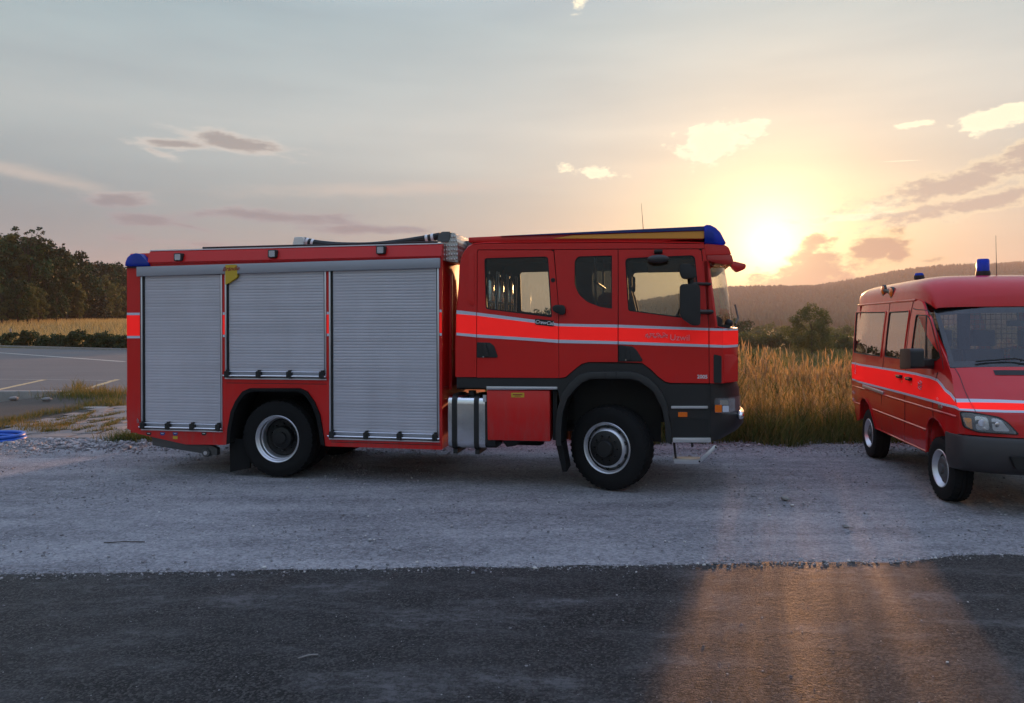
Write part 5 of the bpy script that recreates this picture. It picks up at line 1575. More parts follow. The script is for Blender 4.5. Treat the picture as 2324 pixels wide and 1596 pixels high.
    def seat(u, v, facing=1):
        s = P('seat', MB().prism(rp(rect(u - .24, u + .26, zfl + .30, zfl + .46), .05), v - .24, v + .24), 'seat_cloth', bevel=.03)
        P('seat_back', MB().prism(rp([(u - facing * .22, zfl + .42), (u - facing * .34, zfl + 1.05), (u - facing * .24, zfl + 1.05), (u - facing * .10, zfl + .46)], .04), v - .23, v + .23), 'seat_cloth', s, bevel=.03)
        P('headrest', MB().prism(rp(rect(u - facing * .29 - .06, u - facing * .29 + .06, zfl + 1.08, zfl + 1.30), .03), v - .13, v + .13), 'seat_cloth', s, bevel=.03)
        P('seat_post', MB().box(u - .18, u + .18, v - .18, v + .18, zfl, zfl + .30), 'interior', s)
    seat(7.25, .55); seat(7.25, 1.95)
    for v in (.45, .95, 1.5, 2.05): seat(5.25, v)
    # breathing sets standing in the rear seats
    for v in (.42, .93, 1.48):
        c = P('air_bottle', MB().lathe([(0, -.30), (.05, -.29), (.07, -.25), (.07, .22), (.05, .28), (.02, .32), (.02, .36), (0, .36)], (5.12 + v * .05, v - .0, zfl + .95), 16, 'z'), 'alu_bright')
        P('bottle_strap', MB().tube([(5.13 + v * .05, v - .09, zfl + .9), (5.2 + v * .05, v, zfl + .9), (5.13 + v * .05, v + .09, zfl + .9)], .012, 6).tube([(5.2 + v * .05, v - .06, zfl + .5), (5.24 + v * .05, v - .05, zfl + 1.3)], .008, 6).tube([(5.2 + v * .05, v + .08, zfl + .5), (5.24 + v * .05, v + .08, zfl + 1.3)], .008, 6), 'silver_tape', c)
    P('grab_bar', MB().tube([(6.55, .5, zfl + .5), (6.55, .5, zfl + 1.7)], .016, 8).tube([(6.55, 1.9, zfl + .5), (6.55, 1.9, zfl + 1.7)], .016, 8).tube([(6.55, .3, zfl + 1.15), (6.55, 2.2, zfl + 1.15)], .016, 8), 'alu')
    P('helmet', MB().ell((6.62, 1.75, zfl + .95), (.16, .13, .12)).ell((6.62, 1.75, zfl + .88), (.19, .16, .03)), 'amber_lens')
    P('jacket', MB().ell((6.65, 1.45, zfl + .62), (.2, .25, .16)).ell((6.6, 1.9, zfl + .58), (.2, .22, .16)), 'cloth_yellow')
    P('mid_console', MB().prism(rp(rect(6.4, 6.62, zfl, zfl + .72), .03), .35, 2.1), 'interior', bevel=.02)
    P('dashboard', MB().prism(rp([(7.72, zfl), (8.0, zfl), (8.12, zfl + .66), (7.95, zfl + .74), (7.74, zfl + .62)], .04), .06, W - .06), 'interior', bevel=.02)
    st = P('steering_wheel', MB().tube([(7.62 + .10 * math.cos(a), 1.95 + .22 * math.sin(a), zfl + .72 + .2 * math.cos(a)) for a in np.linspace(0, 2 * math.pi, 25)[:-1]], .016, 8, True), 'black_plastic')
    P('steering_column', MB().tube([(7.62, 1.95, zfl + .72), (7.9, 1.95, zfl + .5)], .03, 8).tube([(7.62, 1.75, zfl + .72), (7.62, 2.15, zfl + .72)], .014, 6), 'black_plastic', st)
    P('roof_console', MB().box(7.2, 7.75, .1, W - .1, T(1500, 585)[1] - .02, T(1500, 560)[1] - .05), 'interior')

    # ------------------------------------------------ wheels
    tyre = MB().lathe([(.30, -.125), (.33, -.15), (.40, -.162), (.47, -.155), (.505, -.138), (.518, -.112), (.524, -.075), (.524, -.052), (.513, -.05), (.513, -.040), (.525, -.038), (.526, 0), (.525, .038), (.513, .04), (.513, .05), (.524, .052), (.524, .075), (.518, .112), (.505, .138), (.47, .155), (.40, .162), (.33, .15), (.30, .125)], n=64)
    for k in range(44):
        a = 2 * math.pi * k / 44
        for s0 in (-1, 1):
            b = MB().box(-.018, .018, .062 if s0 > 0 else -.14, .14 if s0 > 0 else -.062, .50, .530)
            ca, sa = math.cos(a + (.035 if s0 > 0 else 0)), math.sin(a + (.035 if s0 > 0 else 0))
            b.warp(lambda x, y, z: (x * ca + (z - max(0, abs(y) - .10) * .35) * sa, y, -x * sa + (z - max(0, abs(y) - .10) * .35) * ca))
            tyre.add(b.v, b.f)
    tyre_me = tyre.mesh('tyre', smooth=30); tyre_me.materials.append(MAT['rubber'])
    flange_me = MB().lathe([(.285, -.10), (.30, -.118), (.318, -.135), (.322, -.146), (.316, -.152), (.306, -.148), (.298, -.13), (.284, -.115)], n=56).mesh('rim', smooth=50); flange_me.materials.append(MAT['alu'])
    # front: bulging disc; rear: deep dish
    fdisc = MB().lathe([(.292, -.05), (.285, -.06), (.270, -.065), (.258, -.095), (.240, -.14), (.222, -.158), (.18, -.162)], n=56).mesh('wheel', smooth=45); fdisc.materials.append(MAT['alu'])
    fhub = MB().lathe([(.218, -.15), (.218, -.166), (.205, -.175), (.115, -.18), (.108, -.215), (.095, -.23), (.0, -.235)], n=40).mesh('hub', smooth=35); fhub.materials.append(MAT['hub_black'])
    rdisc = MB().lathe([(.298, -.13), (.288, -.10), (.284, -.05), (.272, -.04), (.268, .0), (.255, .03)], n=56).mesh('wheel', smooth=45); rdisc.materials.append(MAT['alu'])
    rplate = MB().lathe([(.262, .02), (.24, .045), (.16, .05), (.0, .05)], n=48).mesh('wheel_plate', smooth=35); rplate.materials.append(MAT['hub_black'])
    rhub = MB().lathe([(.155, .05), (.152, -.01), (.14, -.03), (.085, -.04), (.08, -.07), (.0, -.075)], n=40).mesh('hub', smooth=35); rhub.materials.append(MAT['hub_black'])
    nut_me = MB().lathe([(0, -.03), (.013, -.03), (.016, -.02), (.016, 0)], n=6).mesh('wheel_nut', smooth=0); nut_me.materials.append(MAT['hub_black'])
    hole_me = MB().lathe([(.0, -.002), (.024, -.002), (.026, .004)], n=14).mesh('hand_hole', smooth=0); hole_me.materials.append(MAT['gasket'])
    def wheel(u, v, z, rz, front_, flip=False, spin=0.0):
        w_ = link('wheel', fdisc if front_ else rdisc, None, root)
        w_.location = (u, v, z); w_.rotation_euler = (0, spin, rz + (math.pi if flip else 0))
        link('tyre', tyre_me, None, w_); link('rim', flange_me, None, w_)
        link('hub', fhub if front_ else rhub, None, w_)
        if not front_: link('wheel_plate', rplate, None, w_)
        for k in range(10):
            a = 2 * math.pi * k / 10
            n_ = link('wheel_nut', nut_me, None, w_); r0, y0 = (.155, -.178) if front_ else (.185, .048)
            n_.location = (r0 * math.cos(a), y0, r0 * math.sin(a))
            h_ = link('hand_hole', hole_me, None, w_); r0, y0 = (.250, -.122) if front_ else (.222, .044)
            h_.location = (r0 * math.cos(a + .3), y0, r0 * math.sin(a + .3)); h_.scale = (1, 1, 1)
            if front_: h_.rotation_euler = (0, 0, 0)
        return w_
    uf, ur_ = T(1388, 1018, .19)[0], T(640, 1000, .19)[0]
    ZW = .528
    wheel(uf, .20, ZW, R(-22), True)
    wheel(uf, W - .20, ZW, R(-20), True, True)
    wheel(ur_, .20, ZW, 0, False, False, .3)
    wheel(ur_, .54, ZW, 0, True, True)
    wheel(ur_, W - .20, ZW, 0, False, True)
    wheel(ur_, W - .54, ZW, 0, True)
    return root
build_truck()
# ================================================================ red van
_va = Vector((5.50, 11.6)); _ve = Vector((-.18, -.984)).normalized(); _vn = Vector((-_ve.y, _ve.x))
VW = 1.93
def V(px, py, b=0.0):
    r = ray(px, py); d = Vector((r[0], r[1]))
    t = (_va.dot(_vn) + b) / d.dot(_vn)
    return (d * t - _va).dot(_ve), EYE + r[2] * t
def sm(x): x = min(1, max(0, x)); return x * x * (3 - 2 * x)
def bf(a, z):
    """how far the van's flank leans in at a given place"""
    b = 0.0
    if z > 1.15: b += .105 * ((z - 1.15) / 1.22) ** 1.5
    if z < .75: b += .03 * min(1.0, (.75 - z) / .3) ** 2
    b += .09 * sm((z - 1.05) / .5) * sm((a - 2.3) / .7) + .045 * sm((a - 2.9) / .45)
    if a < -.7: b += .05 * min(1.0, (-.7 - a) / .2) ** 2
    return b
def VB(px, py):
    b = 0.0
    for _ in range(5):
        a, z = V(px, py, b); b = bf(a, z)
    return a, z
def VP(pts): return [(*VB(p[0], p[1]), *p[2:]) for p in pts]

def build_van():
    root = empty('rescue_van', (_va.x, _va.y, 0), math.atan2(_ve.y, _ve.x))
    tag(root, 'red high-roof van with blue beacon facing the camera, cut off by the right frame edge', 'van')
    P = lambda name, mb, mat, parent=root, **kw: mb.build(name, mat, parent, **kw)
    CUTS = [((0, 0, z), (0, 0, 1)) for z in np.arange(.5, 2.4, .11)] + [((a, 0, 0), (1, 0, 0)) for a in list(np.arange(-.9, 2.3, .4)) + list(np.arange(2.3, 3.5, .08))]
    near = lambda x, y, z: (x, y + bf(x, z), z)
    far = lambda x, y, z: (x, VW - (y + bf(x, z)), z)

    # hood / front surface: rows given by a side point and a middle point
    rows_s = [(2.93, 1.545), (3.02, 1.45), (3.14, 1.30), (3.28, 1.17), (3.36, 1.10), (3.375, 1.00), (3.36, .845)]
    rows_c = [(3.08, 1.575), (3.20, 1.47), (3.36, 1.33), (3.48, 1.205), (3.56, 1.085), (3.60, 1.0), (3.62, .845)]
    ks = np.arange(7)
    SA, SZ = [p[0] for p in rows_s], [p[1] for p in rows_s]
    CA, CZ = [p[0] for p in rows_c], [p[1] for p in rows_c]
    def S(s, t, off=0.0):
        """s along the rows, t 0..2 across (1 = middle)"""
        q = t if t <= 1 else 2 - t
        a0, z0 = np.interp(s, ks, SA), np.interp(s, ks, SZ)
        a1, z1 = np.interp(s, ks, CA), np.interp(s, ks, CZ)
        f = 1 - (1 - q) ** 2.6
        b0 = bf(a0, z0); b = b0 + q * (VW / 2 - b0)
        a, z = a0 + (a1 - a0) * f, z0 + (z1 - z0) * (1 - (1 - q) ** 3)
        a += off * .8; z += off * .6
        return (float(a), float(b if t <= 1 else VW - b), float(z))
    def FA(b, z):
        """front position at a width and height"""
        q = min(b, VW - b) / (VW / 2); q = max(0, (q - .04) / .96)
        f = 1 - (1 - q) ** 2.6
        zs = list(reversed(SZ)); return float(np.interp(z, zs, list(reversed(SA)))) * (1 - f) + float(np.interp(z, list(reversed(CZ)), list(reversed(CA)))) * f
    TT = [0, .03, .07, .12, .2, .3, .45, .65, .85, 1, 1.15, 1.35, 1.55, 1.7, 1.8, 1.88, 1.93, 1.97, 2]
    P('bonnet', MB().grid([[S(s, t) for t in TT] for s in np.linspace(0, 4.0, 17)]), 'van_red', smooth=60)
    P('front_panel', MB().grid([[S(s, t) for t in TT] for s in np.linspace(4.0, 6, 9)]), 'van_red', smooth=60)
    # bonnet seams
    for tq in (0.055, 1.945):
        P('bonnet_seam', MB().tube([S(s, tq + .10 * (s / 4) * (1 if tq < 1 else -1), .002) for s in np.linspace(0, 4.2, 14)], .004, 4), 'gasket')
    P('bonnet_vent', MB().grid([[S(s, t, .004) for t in np.linspace(.46, 1.54, 14)] for s in (.35, .85)]), 'gasket')
    # stripe over the bonnet
    def sband(k0, k1, name, mat, par=root):
        r_ = []
        for t in TT:
            q = t if t <= 1 else 2 - t
            lo, hi = 2.62 + .28 * q, 3.95 - .18 * q
            r_.append([S(lo + (hi - lo) * (k0 + (k1 - k0) * i / 4), t, .0035) for i in range(5)])
        return P(name, MB().grid(r_), mat, par, smooth=60)
    s_ = sband(.22, .80, 'stripe', 'red_fluor')
    sband(0, .22, 'stripe_edge', 'silver_tape', s_); sband(.80, 1, 'stripe_edge', 'silver_tape', s_)

    # flank panels
    rear_arch = [(1954.3, 950), (1954.3, 937), (1955.3, 914), (1959, 904.4), (1964.9, 906), (1973.5, 919.7), (1979, 937), (1988.8, 971.4)]
    front_arch = [(2105.5, 1025), (2106, 985), (2107.6, 963.8), (2113, 951), (2121, 948), (2132.3, 956), (2141.9, 973), (2149.5, 988.6)]
    pill = [V(2119, 702, .13), V(2125, 716, .12)]
    out = VP([(1946.5, 693)]) + VP([(1934.8, 808), (1933.2, 865), (1934.5, 905), (1946, 955)]) + VP(rear_arch) + VP([(1990, 974), (2104, 1026)]) + VP(front_arch) + [(3.36, .845), (3.375, 1.0), (3.36, 1.10), (3.28, 1.17), (3.14, 1.30), (3.02, 1.45), (2.93, 1.545)] + [(2.20, 2.24), (2.08, 2.34), (1.9, 2.372), (1.7, 2.378)]
    w1 = VP([(1944, 709, .04), (2011, 708, .04), (1999, 810, .04), (1938.3, 801, .04)])
    w2 = VP([(2019, 708, .04), (2064.5, 705.5, .04), (2050, 816.5, .04), (2008, 810.5, .04)])
    w3 = VP([(2079.5, 714, .05), (2107, 715, .06), (2113, 729, .05), (2133, 812, .03), (2122, 820, .03), (2067.5, 805, .04)])
    wins = [rp(w1, .04), rp(w2, .04), rp(w3, .05)]
    for side in (0, 1):
        wf = near if side == 0 else far
        body = P('body_side', MB().prism(out, 0, .03, wins), 'van_red', cuts=CUTS, warp=wf, smooth=50)
        for i, (w, nm) in enumerate(((w1, 'side_window'), (w2, 'side_window'), (w3, 'door_window'))):
            big = wins[i]
            cx_, cz_ = sum(p[0] for p in big) / len(big), sum(p[1] for p in big) / len(big)
            k1, k2 = .968, .955
            wo = P(nm, MB().prism([(cx_ + (x - cx_) * .99, cz_ + (z - cz_) * .99) for x, z in big], .004, .007), 'van_side_glass' if i < 2 else 'van_glass', cuts=CUTS, warp=wf)
            P('window_frame', MB().prism(big, -.006, .003, [[(cx_ + (x - cx_) * k1, cz_ + (z - cz_) * k2) for x, z in big]]), 'gasket', wo, cuts=CUTS, warp=wf)
            if i < 2:
                sc_ = lambda p: (cx_ + (p[0] - cx_) * 1.03, cz_ + (p[1] - cz_) * 1.035)
                P('window_trim', MB().prism([sc_(p) for p in big], -.010, -.001, [big]), 'van_red', wo, cuts=CUTS, warp=wf)
        # quarter-light bar of the cab door
        if side == 0:
            a0, z0 = VB(2103, 716); a1, z1 = VB(2101, 812)
            P('window_bar', MB().prism([(a0 - .02, z0), (a0 + .02, z0), (a1 + .02, z1), (a1 - .02, z1)], -.004, .02), 'gasket', warp=near)
    P('inner_lining', MB().prism([p for p in out], .034, .04, [[(sum(q[0] for q in w) / len(w) + (p[0] - sum(q[0] for q in w) / len(w)) * .98, sum(q[1] for q in w) / len(w) + (p[1] - sum(q[1] for q in w) / len(w)) * .98) for p in w] for w in wins]), 'interior', cuts=CUTS, warp=near)
    # seams of the doors
    def seam(pts, nm='door_seam'):
        P(nm, MB().tube([(a, bf(a, z) - .001, z) for a, z in pts], .005, 4), 'gasket')
    bp = [VB(2073, 684), VB(2066, 720), VB(2057, 800), VB(2054, 880), VB(2054, 960), VB(2054, 1003)]
    seam(bp)
    seam([VB(2020, 688), VB(2014, 740), VB(2004, 830), VB(2001, 900), VB(2002, 978)])
    seam([VB(2127, 845), VB(2119, 880), VB(2117, 915), VB(2118, 945)])
    seam([VB(2073, 700), VB(2079, 703), VB(2105, 704), VB(2114, 712), VB(2124, 755), VB(2137, 815), VB(2140, 838)])
    # door frame lip round the cab window
    # shining ledges along the flank
    def ledge(p0, p1, h=.014, d=.012, nm='side_moulding', mat='van_red', n=12):
        pts = [VB(p0[0] + (p1[0] - p0[0]) * i / n, p0[1] + (p1[1] - p0[1]) * i / n) for i in range(n + 1)]
        r_ = [[(a, bf(a, z) - .0005, z + h), (a, bf(a, z) - d, z + h * .3), (a, bf(a, z) - d, z - h * .3), (a, bf(a, z) - .0005, z - h)] for a, z in pts]
        return P(nm, MB().grid(r_), mat)
    ledge((1936, 876), (2171.5, 946.5), n=24); ledge((1938.5, 913), (1953.5, 918)); ledge((1979.5, 928.5), (2102.6, 976)); ledge((1990, 973), (2104, 1025.5), .012)
    ledge((1948, 693), (2078, 681.5), .016, .016, 'rain_gutter')
    ra, rb = VB(1960, 875.5), VB(2006, 892)
    P('door_rail', MB().prism([(ra[0], ra[1] + .02), (rb[0], rb[1] + .02), (rb[0], rb[1] - .025), (ra[0], ra[1] - .025)], -.022, -.001), 'alu', warp=near, bevel=.006)
    # stripe along the flank
    tp = [(1933.6, 822), (2055, 842), (2080, 846.3), (2110, 853.5), (2127.7, 860.5), (2136, 869), (2147, 883), (2158, 892)]
    bt = [(1934.6, 863), (2056, 896.6), (2120, 914), (2168, 927)]
    sh0, sh1 = S(2.62, 0), S(3.95, 0)
    tm = [VB(*p) for p in tp] + [(sh0[0], sh0[2])]
    bm_ = [VB(*p) for p in bt] + [(sh1[0], sh1[2])]
    def off(line, d): return [(a, z + d) for a, z in line]
    P_ = lambda nm, poly, mat, par=root: P(nm, MB().prism(poly, -.0042, -.0012), mat, par, cuts=CUTS, warp=near)
    s_ = P_('stripe', off(tm, -.031) + off(bm_, .029)[::-1], 'red_fluor')
    P_('stripe_edge', tm + off(tm, -.030)[::-1], 'silver_tape', s_)
    P_('stripe_edge', off(bm_, .028) + bm_[::-1], 'silver_tape', s_)
    # faded marks on the stripe
    for (x, y, w_, h_) in ((1942, 838, .05, .20), (2089, 876, .13, .10)):
        a, z = VB(x, y)
        em = MB()
        for k in range(6):
            em.tube([(a + w_ * .5 * math.sin(k * 2.1 + j * .7), bf(a, z) - .0065, z + h_ * (.5 - k / 6) + .012 * math.cos(j * 1.3 + k)) for j in range(5)], .006, 4)
        P('emblem', em, 'grey_mark')
    # badge, gills, indicator
    a, z = VB(2135, 923.5)
    q = link('lettering', text_mesh('4x4', .085, .2, .002, -1.0, .002), 'alu_bright', root); q.location = (a, bf(a, z) - .006, z)
    for k in range(4):
        a, z = VB(2154, 909 + k * 4.3)
        P('gill', MB().prism([(a - .06, z + .012), (a + .06, z + .002), (a + .06, z - .006), (a - .06, z + .004)], -.004, .0), 'gasket', warp=near)
    a, z = VB(2129, 905.5)
    P('repeater_lamp', MB().ell((a, bf(a, z) - .004, z), (.032, .015, .02)), 'clear_lens')
    # handles
    for (x, y) in ((2045, 854.5), (2066.5, 860)):
        a, z = VB(x, y)
        h = P('door_handle', MB().prism(rp(rect(a - .075, a + .075, z - .022, z + .022), .015), -.045, -.006), 'black_plastic', warp=near, bevel=.008)
        P('grip', MB().prism(rp(rect(a - .07, a + .07, z + .003, z + .018), .006), -.055, -.046), 'alu_bright', h, warp=near)
        P('lock', MB().lathe([(0, -.008), (.014, -.008), (.014, 0)], (a + .05, bf(a, z), z - .065), 10), 'alu_bright', h)

    # roof
    st = [(-.935, 2.375, 2.56, .135), (-.92, 2.375, 2.63, .125), (-.86, 2.375, 2.67, .12), (-.6, 2.375, 2.685, .115), (0, 2.375, 2.69, .112), (.8, 2.375, 2.695, .112), (1.5, 2.375, 2.695, .112), (1.72, 2.375, 2.69, .115), (1.88, 2.365, 2.675, .12), (1.98, 2.35, 2.645, .13), (2.07, 2.325, 2.58, .145), (2.14, 2.295, 2.49, .16), (2.19, 2.265, 2.38, .175), (2.22, 2.245, 2.27, .19)]
    rr = []
    N = 10
    for (a, zs, ztop, bs) in st:
        half = []
        for i in range(N + 1):
            t = (i / N) * math.pi / 2
            cb, sz = math.cos(t) ** .42, math.sin(t) ** .55
            half.append((VW / 2 - (VW / 2 - bs) * cb, zs + (ztop - zs) * sz))
        bul = lambda b: .17 * (1 - abs(1 - 2 * b / VW) ** 2.6) * sm((a - 1.75) / .45)
        row = [(a + bul(b), b, z) for b, z in half] + [(a + bul(b), VW - b, z) for b, z in half[::-1][1:]]
        rr.append(row)
    P('high_roof', MB().grid(rr).add(rr[0], [tuple(range(len(rr[0])))]), 'van_red', smooth=50)
    for (xa, ya, xb, yb) in ((2010, 659, 0, 0), (2028, 664, 0, 0)):
        pass
    a1_, z1_ = V(2010, 659, .15); a2_, z2_ = V(2028.5, 664, .15)
    fl = P('flasher_pair', MB().tube([(a1_, .125, z1_), (a2_, .125, z2_)], .028, 8), 'dark_trim')
    for (a, z) in ((a1_, z1_), (a2_, z2_)):
        P('flasher_lens', MB().lathe([(0, -.035), (.045, -.03), (.068, -.012), (.072, .01)], (a, .125, z), 20), 'amber_lens', fl)
        P('flasher_rim', MB().lathe([(.068, -.012), (.082, -.012), (.084, .02)], (a, .125, z), 20), 'dark_trim', fl)
    # beacons and aerial
    for (px, pyb, pyt, b, hw) in ((2231, 621, 588, 1.0, .082), (2086, 630, 620, .75, .072)):
        a, z = V(px, pyb, b); z2 = V(px, pyt, b)[1]
        bs_ = P('beacon', MB().lathe([(hw, 0), (hw + .004, .02), (hw, .06), (0, .06)], (a, b, z - .03), 22, 'z'), 'dark_trim')
        h = z2 - z
        P('beacon_lens', MB().lathe([(hw - .006, .03), (hw - .008, h - .02), (hw - .02, h), (0, h)], (a, b, z), 22, 'z'), 'blue_lens', bs_)
        P('beacon_core', MB().lathe([(.03, .03), (.03, max(.05, h * .6)), (0, max(.05, h * .62))], (a, b, z), 12, 'z'), 'alu_bright', bs_)
    a, z = V(2262, 632, 1.05)
    ae = P('aerial', MB().tube([(a, 1.05, z), (a - .02, 1.05, z + .55)], [.005, .002], 6), 'wire')
    P('aerial_foot', MB().lathe([(.02, 0), (.016, .03), (.006, .06), (0, .06)], (a, 1.05, z - .01), 12, 'z'), 'red_mark', ae)

    # windscreen, its black edge and pillars
    def WS(u, t, off_=0.0):
        """u 0 bottom..1 top, t 0..2 across"""
        q = t if t <= 1 else 2 - t
        f = 1 - (1 - q) ** 2.6
        a = (2.93 + (2.225 - 2.93) * u) * (1 - f) + (3.085 + (2.385 - 3.085) * u) * f
        z = 1.555 + (2.245 - 1.555) * u + .02 * f
        b0 = .115 + (.185 - .115) * u
        b = b0 + q * (VW / 2 - b0)
        return (a + off_ * .7, b if t <= 1 else VW - b, z + off_ * .7)
    P('windscreen', MB().grid([[WS(u, t) for t in TT] for u in np.linspace(0, 1, 7)]), 'van_glass', smooth=80)
    for (ua, ub, nm) in ((.90, 1.0, 0), (0.0, .10, 1)):
        P('windscreen_band', MB().grid([[WS(u, t, -.006) for t in TT] for u in (ua, ub)]), 'gasket')
    for (t0, t1) in ((0, .06), (1.94, 2)):
        P('windscreen_edge', MB().grid([[WS(u, t, -.005) for t in (t0, t1)] for u in np.linspace(0, 1, 6)]), 'gasket')
    P('cowl_panel', MB().grid([[S(0, t) for t in TT], [(WS(0, t)[0], WS(0, t)[1], WS(0, t)[2] - .01) for t in TT]]), 'gasket')
    P('wiper', MB().tube([WS(.03, 1.02, .03), WS(.10, .75, .035), WS(.06, .28, .03)], .010, 6), 'black_plastic')
    P('wiper', MB().tube([WS(.02, 1.5, .03), WS(.10, 1.3, .035), WS(.07, .8, .03)], .010, 6), 'black_plastic')

    # headlamp, grille, bumper
    FC = [((0, b, 0), (0, 1, 0)) for b in np.arange(.03, 1.9, .04)]
    fw = lambda d: (lambda x, y, z: (FA(y, z) + x + d, y, z))
    for mir in (0, 1):
        mm = (lambda p: (p[0], p[1])) if mir == 0 else (lambda p: (VW - p[0], p[1]))
        hp = [mm(p) for p in [(.055, 1.085), (.17, 1.082), (.38, 1.045), (.44, 1.0), (.535, .888), (.2, .888), (.085, .93)]]
        hl = P('headlamp', MB().prism(rp(hp, .03), .012, .016, axis='x'), 'clear_lens', cuts=FC, warp=fw(0))
        P('lamp_frame', MB().prism(rp([mm(p) for p in [(.045, 1.098), (.17, 1.096), (.39, 1.058), (.455, 1.005), (.555, .877), (.19, .877), (.07, .925)]], .03), .0015, .0085, axis='x'), 'gasket', hl, cuts=FC, warp=fw(0))
        P('indicator', MB().prism(rp([mm(p) for p in [(.07, 1.03), (.14, 1.03), (.15, .905), (.10, .94)]], .015), .009, .011, axis='x'), 'amber_strip', hl, cuts=FC, warp=fw(0))
        P('lamp_bowl', MB().prism(rp([mm(p) for p in [(.17, 1.06), (.28, 1.045), (.29, .91), (.18, .905)]], .03), .009, .0112, axis='x'), 'alu_bright', hl, cuts=FC, warp=fw(0))
        P('lamp_bowl', MB().prism(rp([mm(p) for p in [(.31, 1.045), (.39, 1.03), (.47, .91), (.32, .905)]], .03), .009, .0112, axis='x'), 'alu', hl, cuts=FC, warp=fw(0))
        for (b_, z_, r_) in ((.225, .985, .036), (.36, .975, .028), (.25, .925, .016)):
            c = mm((b_, z_))
            P('lamp_bulb', MB().lathe([(r_, .0), (r_ * .9, .004), (r_ * .5, .006), (0, .006)], (FA(c[0], c[1]) + .0115, c[0], c[1]), 14, 'x'), 'alu_bright' if r_ < .03 else 'silver_tape', hl)
    P('grille', MB().prism([(.60, 1.035), (1.33, 1.035), (1.27, .862), (.66, .862)], .002, .008, axis='x'), 'gasket', cuts=FC, warp=fw(0))
    for k in range(3):
        z = .90 + k * .045
        P('grille_bar', MB().box(.010, .020, .66, 1.27, z - .008, z + .008), 'bumper_grey', cuts=FC, warp=fw(0))
    br = [(.838, 3.36, 3.615, .0), (.835, 3.40, 3.65, -.012), (.80, 3.42, 3.675, -.015), (.62, 3.42, 3.68, -.012), (.52, 3.40, 3.66, -.005), (.44, 3.30, 3.56, .02), (.43, 3.0, 3.2, .05)]
    rws = []
    for (z, a0, a1, b0) in br:
        row = []
        for t in TT:
            q = t if t <= 1 else 2 - t
            f = 1 - (1 - q) ** 3.2
            b = b0 + q * (VW / 2 - b0)
            row.append((a0 - .14 * (1 - min(1, q / .07)) ** 2 + (a1 - a0) * f, b if t <= 1 else VW - b, z))
        # wrap back along the flank to the wheel arch
        row = [(3.10, b0 + .012, z)] + row + [(3.10, VW - b0 - .012, z)]
        rws.append(row)
    P('bumper', MB().grid(rws), 'bumper_grey', smooth=45)
    P('bumper_opening', MB().prism(rp([(.42, .66), (1.51, .66), (1.46, .53), (.47, .53)], .03), 3.60, 3.70, axis='x'), 'gasket')
    P('bumper_corner_seam', MB().tube([(3.22, -.018, .66), (3.42, .03, .655), (3.5, .12, .65)], .004, 4), 'gasket')

    # rear wall with windows, floor, wheel housings
    P('rear_wall', MB().prism([(.13, .5), (VW - .13, .5), (VW - .13, 2.38), (.13, 2.38)], -.915, -.885, [rect(.28, .88, 1.6, 2.25), rect(1.05, 1.65, 1.6, 2.25)], axis='x'), 'van_red')
    for (b0, b1) in ((.28, .88), (1.05, 1.65)):
        P('rear_window', MB().box(-.902, -.898, b0, b1, 1.6, 2.25), 'van_glass')
    for z in (.92, .80):
        P('rear_lamp', MB().ell((-.93, .035, z + .0), (.03, .03, .03)), 'clear_lens')
    P('van_floor', MB().box(-.88, 2.9, .10, VW - .10, .55, .60), 'interior')
    P('underbody', MB().box(-.6, 2.5, .3, VW - .3, .36, .55), 'gasket')
    for s0 in (0, 1):
        y0, y1 = (.30, .34) if s0 == 0 else (VW - .34, VW - .30)
        P('wheel_housing', MB().box(-.55, .45, y0, y1, .45, 1.0).box(2.4, 3.3, y0, y1, .45, 1.05).box(-.55, .45, min(y0, y1) if s0 else .06, VW - .06 if s0 else y1, .95, 1.0).box(2.4, 3.3, y0 if s0 else .08, VW - .08 if s0 else y1, 1.0, 1.05), 'gasket')
    ap = [VB(*p) for p in front_arch]
    cen = (sum(p[0] for p in ap) / len(ap), .75)
    P('arch_lip', MB().grid([[(a, bf(a, z) - .001, z), (a + (cen[0] - a) * -.05, bf(a, z) - .022, z + (cen[1] - z) * -.08), (a, bf(a, z) - .018, z), (a, .2, z)] for a, z in ap]), 'van_red', smooth=60)
    ap = [VB(*p) for p in rear_arch]
    cen = (sum(p[0] for p in ap) / len(ap), .7)
    P('arch_lip', MB().grid([[(a, bf(a, z) - .001, z), (a + (cen[0] - a) * -.05, bf(a, z) - .022, z + (cen[1] - z) * -.08), (a, bf(a, z) - .018, z), (a, .2, z)] for a, z in ap]), 'van_red', smooth=60)

    # mirror on a stalk
    mo = P('mirror', MB().prism(rp([(*V(2066, 792, -.16), .04), (*V(2091, 791, -.16), .05), (*V(2092, 836, -.16), .03), (*V(2066, 838, -.16), .04)], .04), -.28, -.13), 'dark_trim', bevel=.03, seg=3)
    a, z = V(2085, 830, -.12); a2, z2 = VB(2118, 826)
    P('mirror_arm', MB().prism(rp([(a - .05, z - .05), (a2 + .03, z2 - .04), (a2 + .03, z2 + .07), (a - .05, z + .06)], .03), -.11, .05), 'dark_trim', mo, bevel=.02)

    # inside: seats, wheel, mirror, wire partition
    def seat(a, b, w=.46):
        s = P('seat', MB().prism(rp(rect(a - .25, a + .25, .98, 1.14), .05), b - w / 2, b + w / 2), 'seat_cloth', bevel=.03)
        P('seat_back', MB().prism(rp([(a - .22, 1.10), (a - .36, 1.72), (a - .26, 1.74), (a - .10, 1.12)], .04), b - w / 2, b + w / 2), 'seat_cloth', s, bevel=.04)
        P('headrest', MB().prism(rp(rect(a - .36, a - .26, 1.77, 1.98), .03), b - .13, b + .13), 'seat_cloth', s, bevel=.04)
        P('seat_base', MB().box(a - .2, a + .2, b - .2, b + .2, .6, .98), 'interior', s)
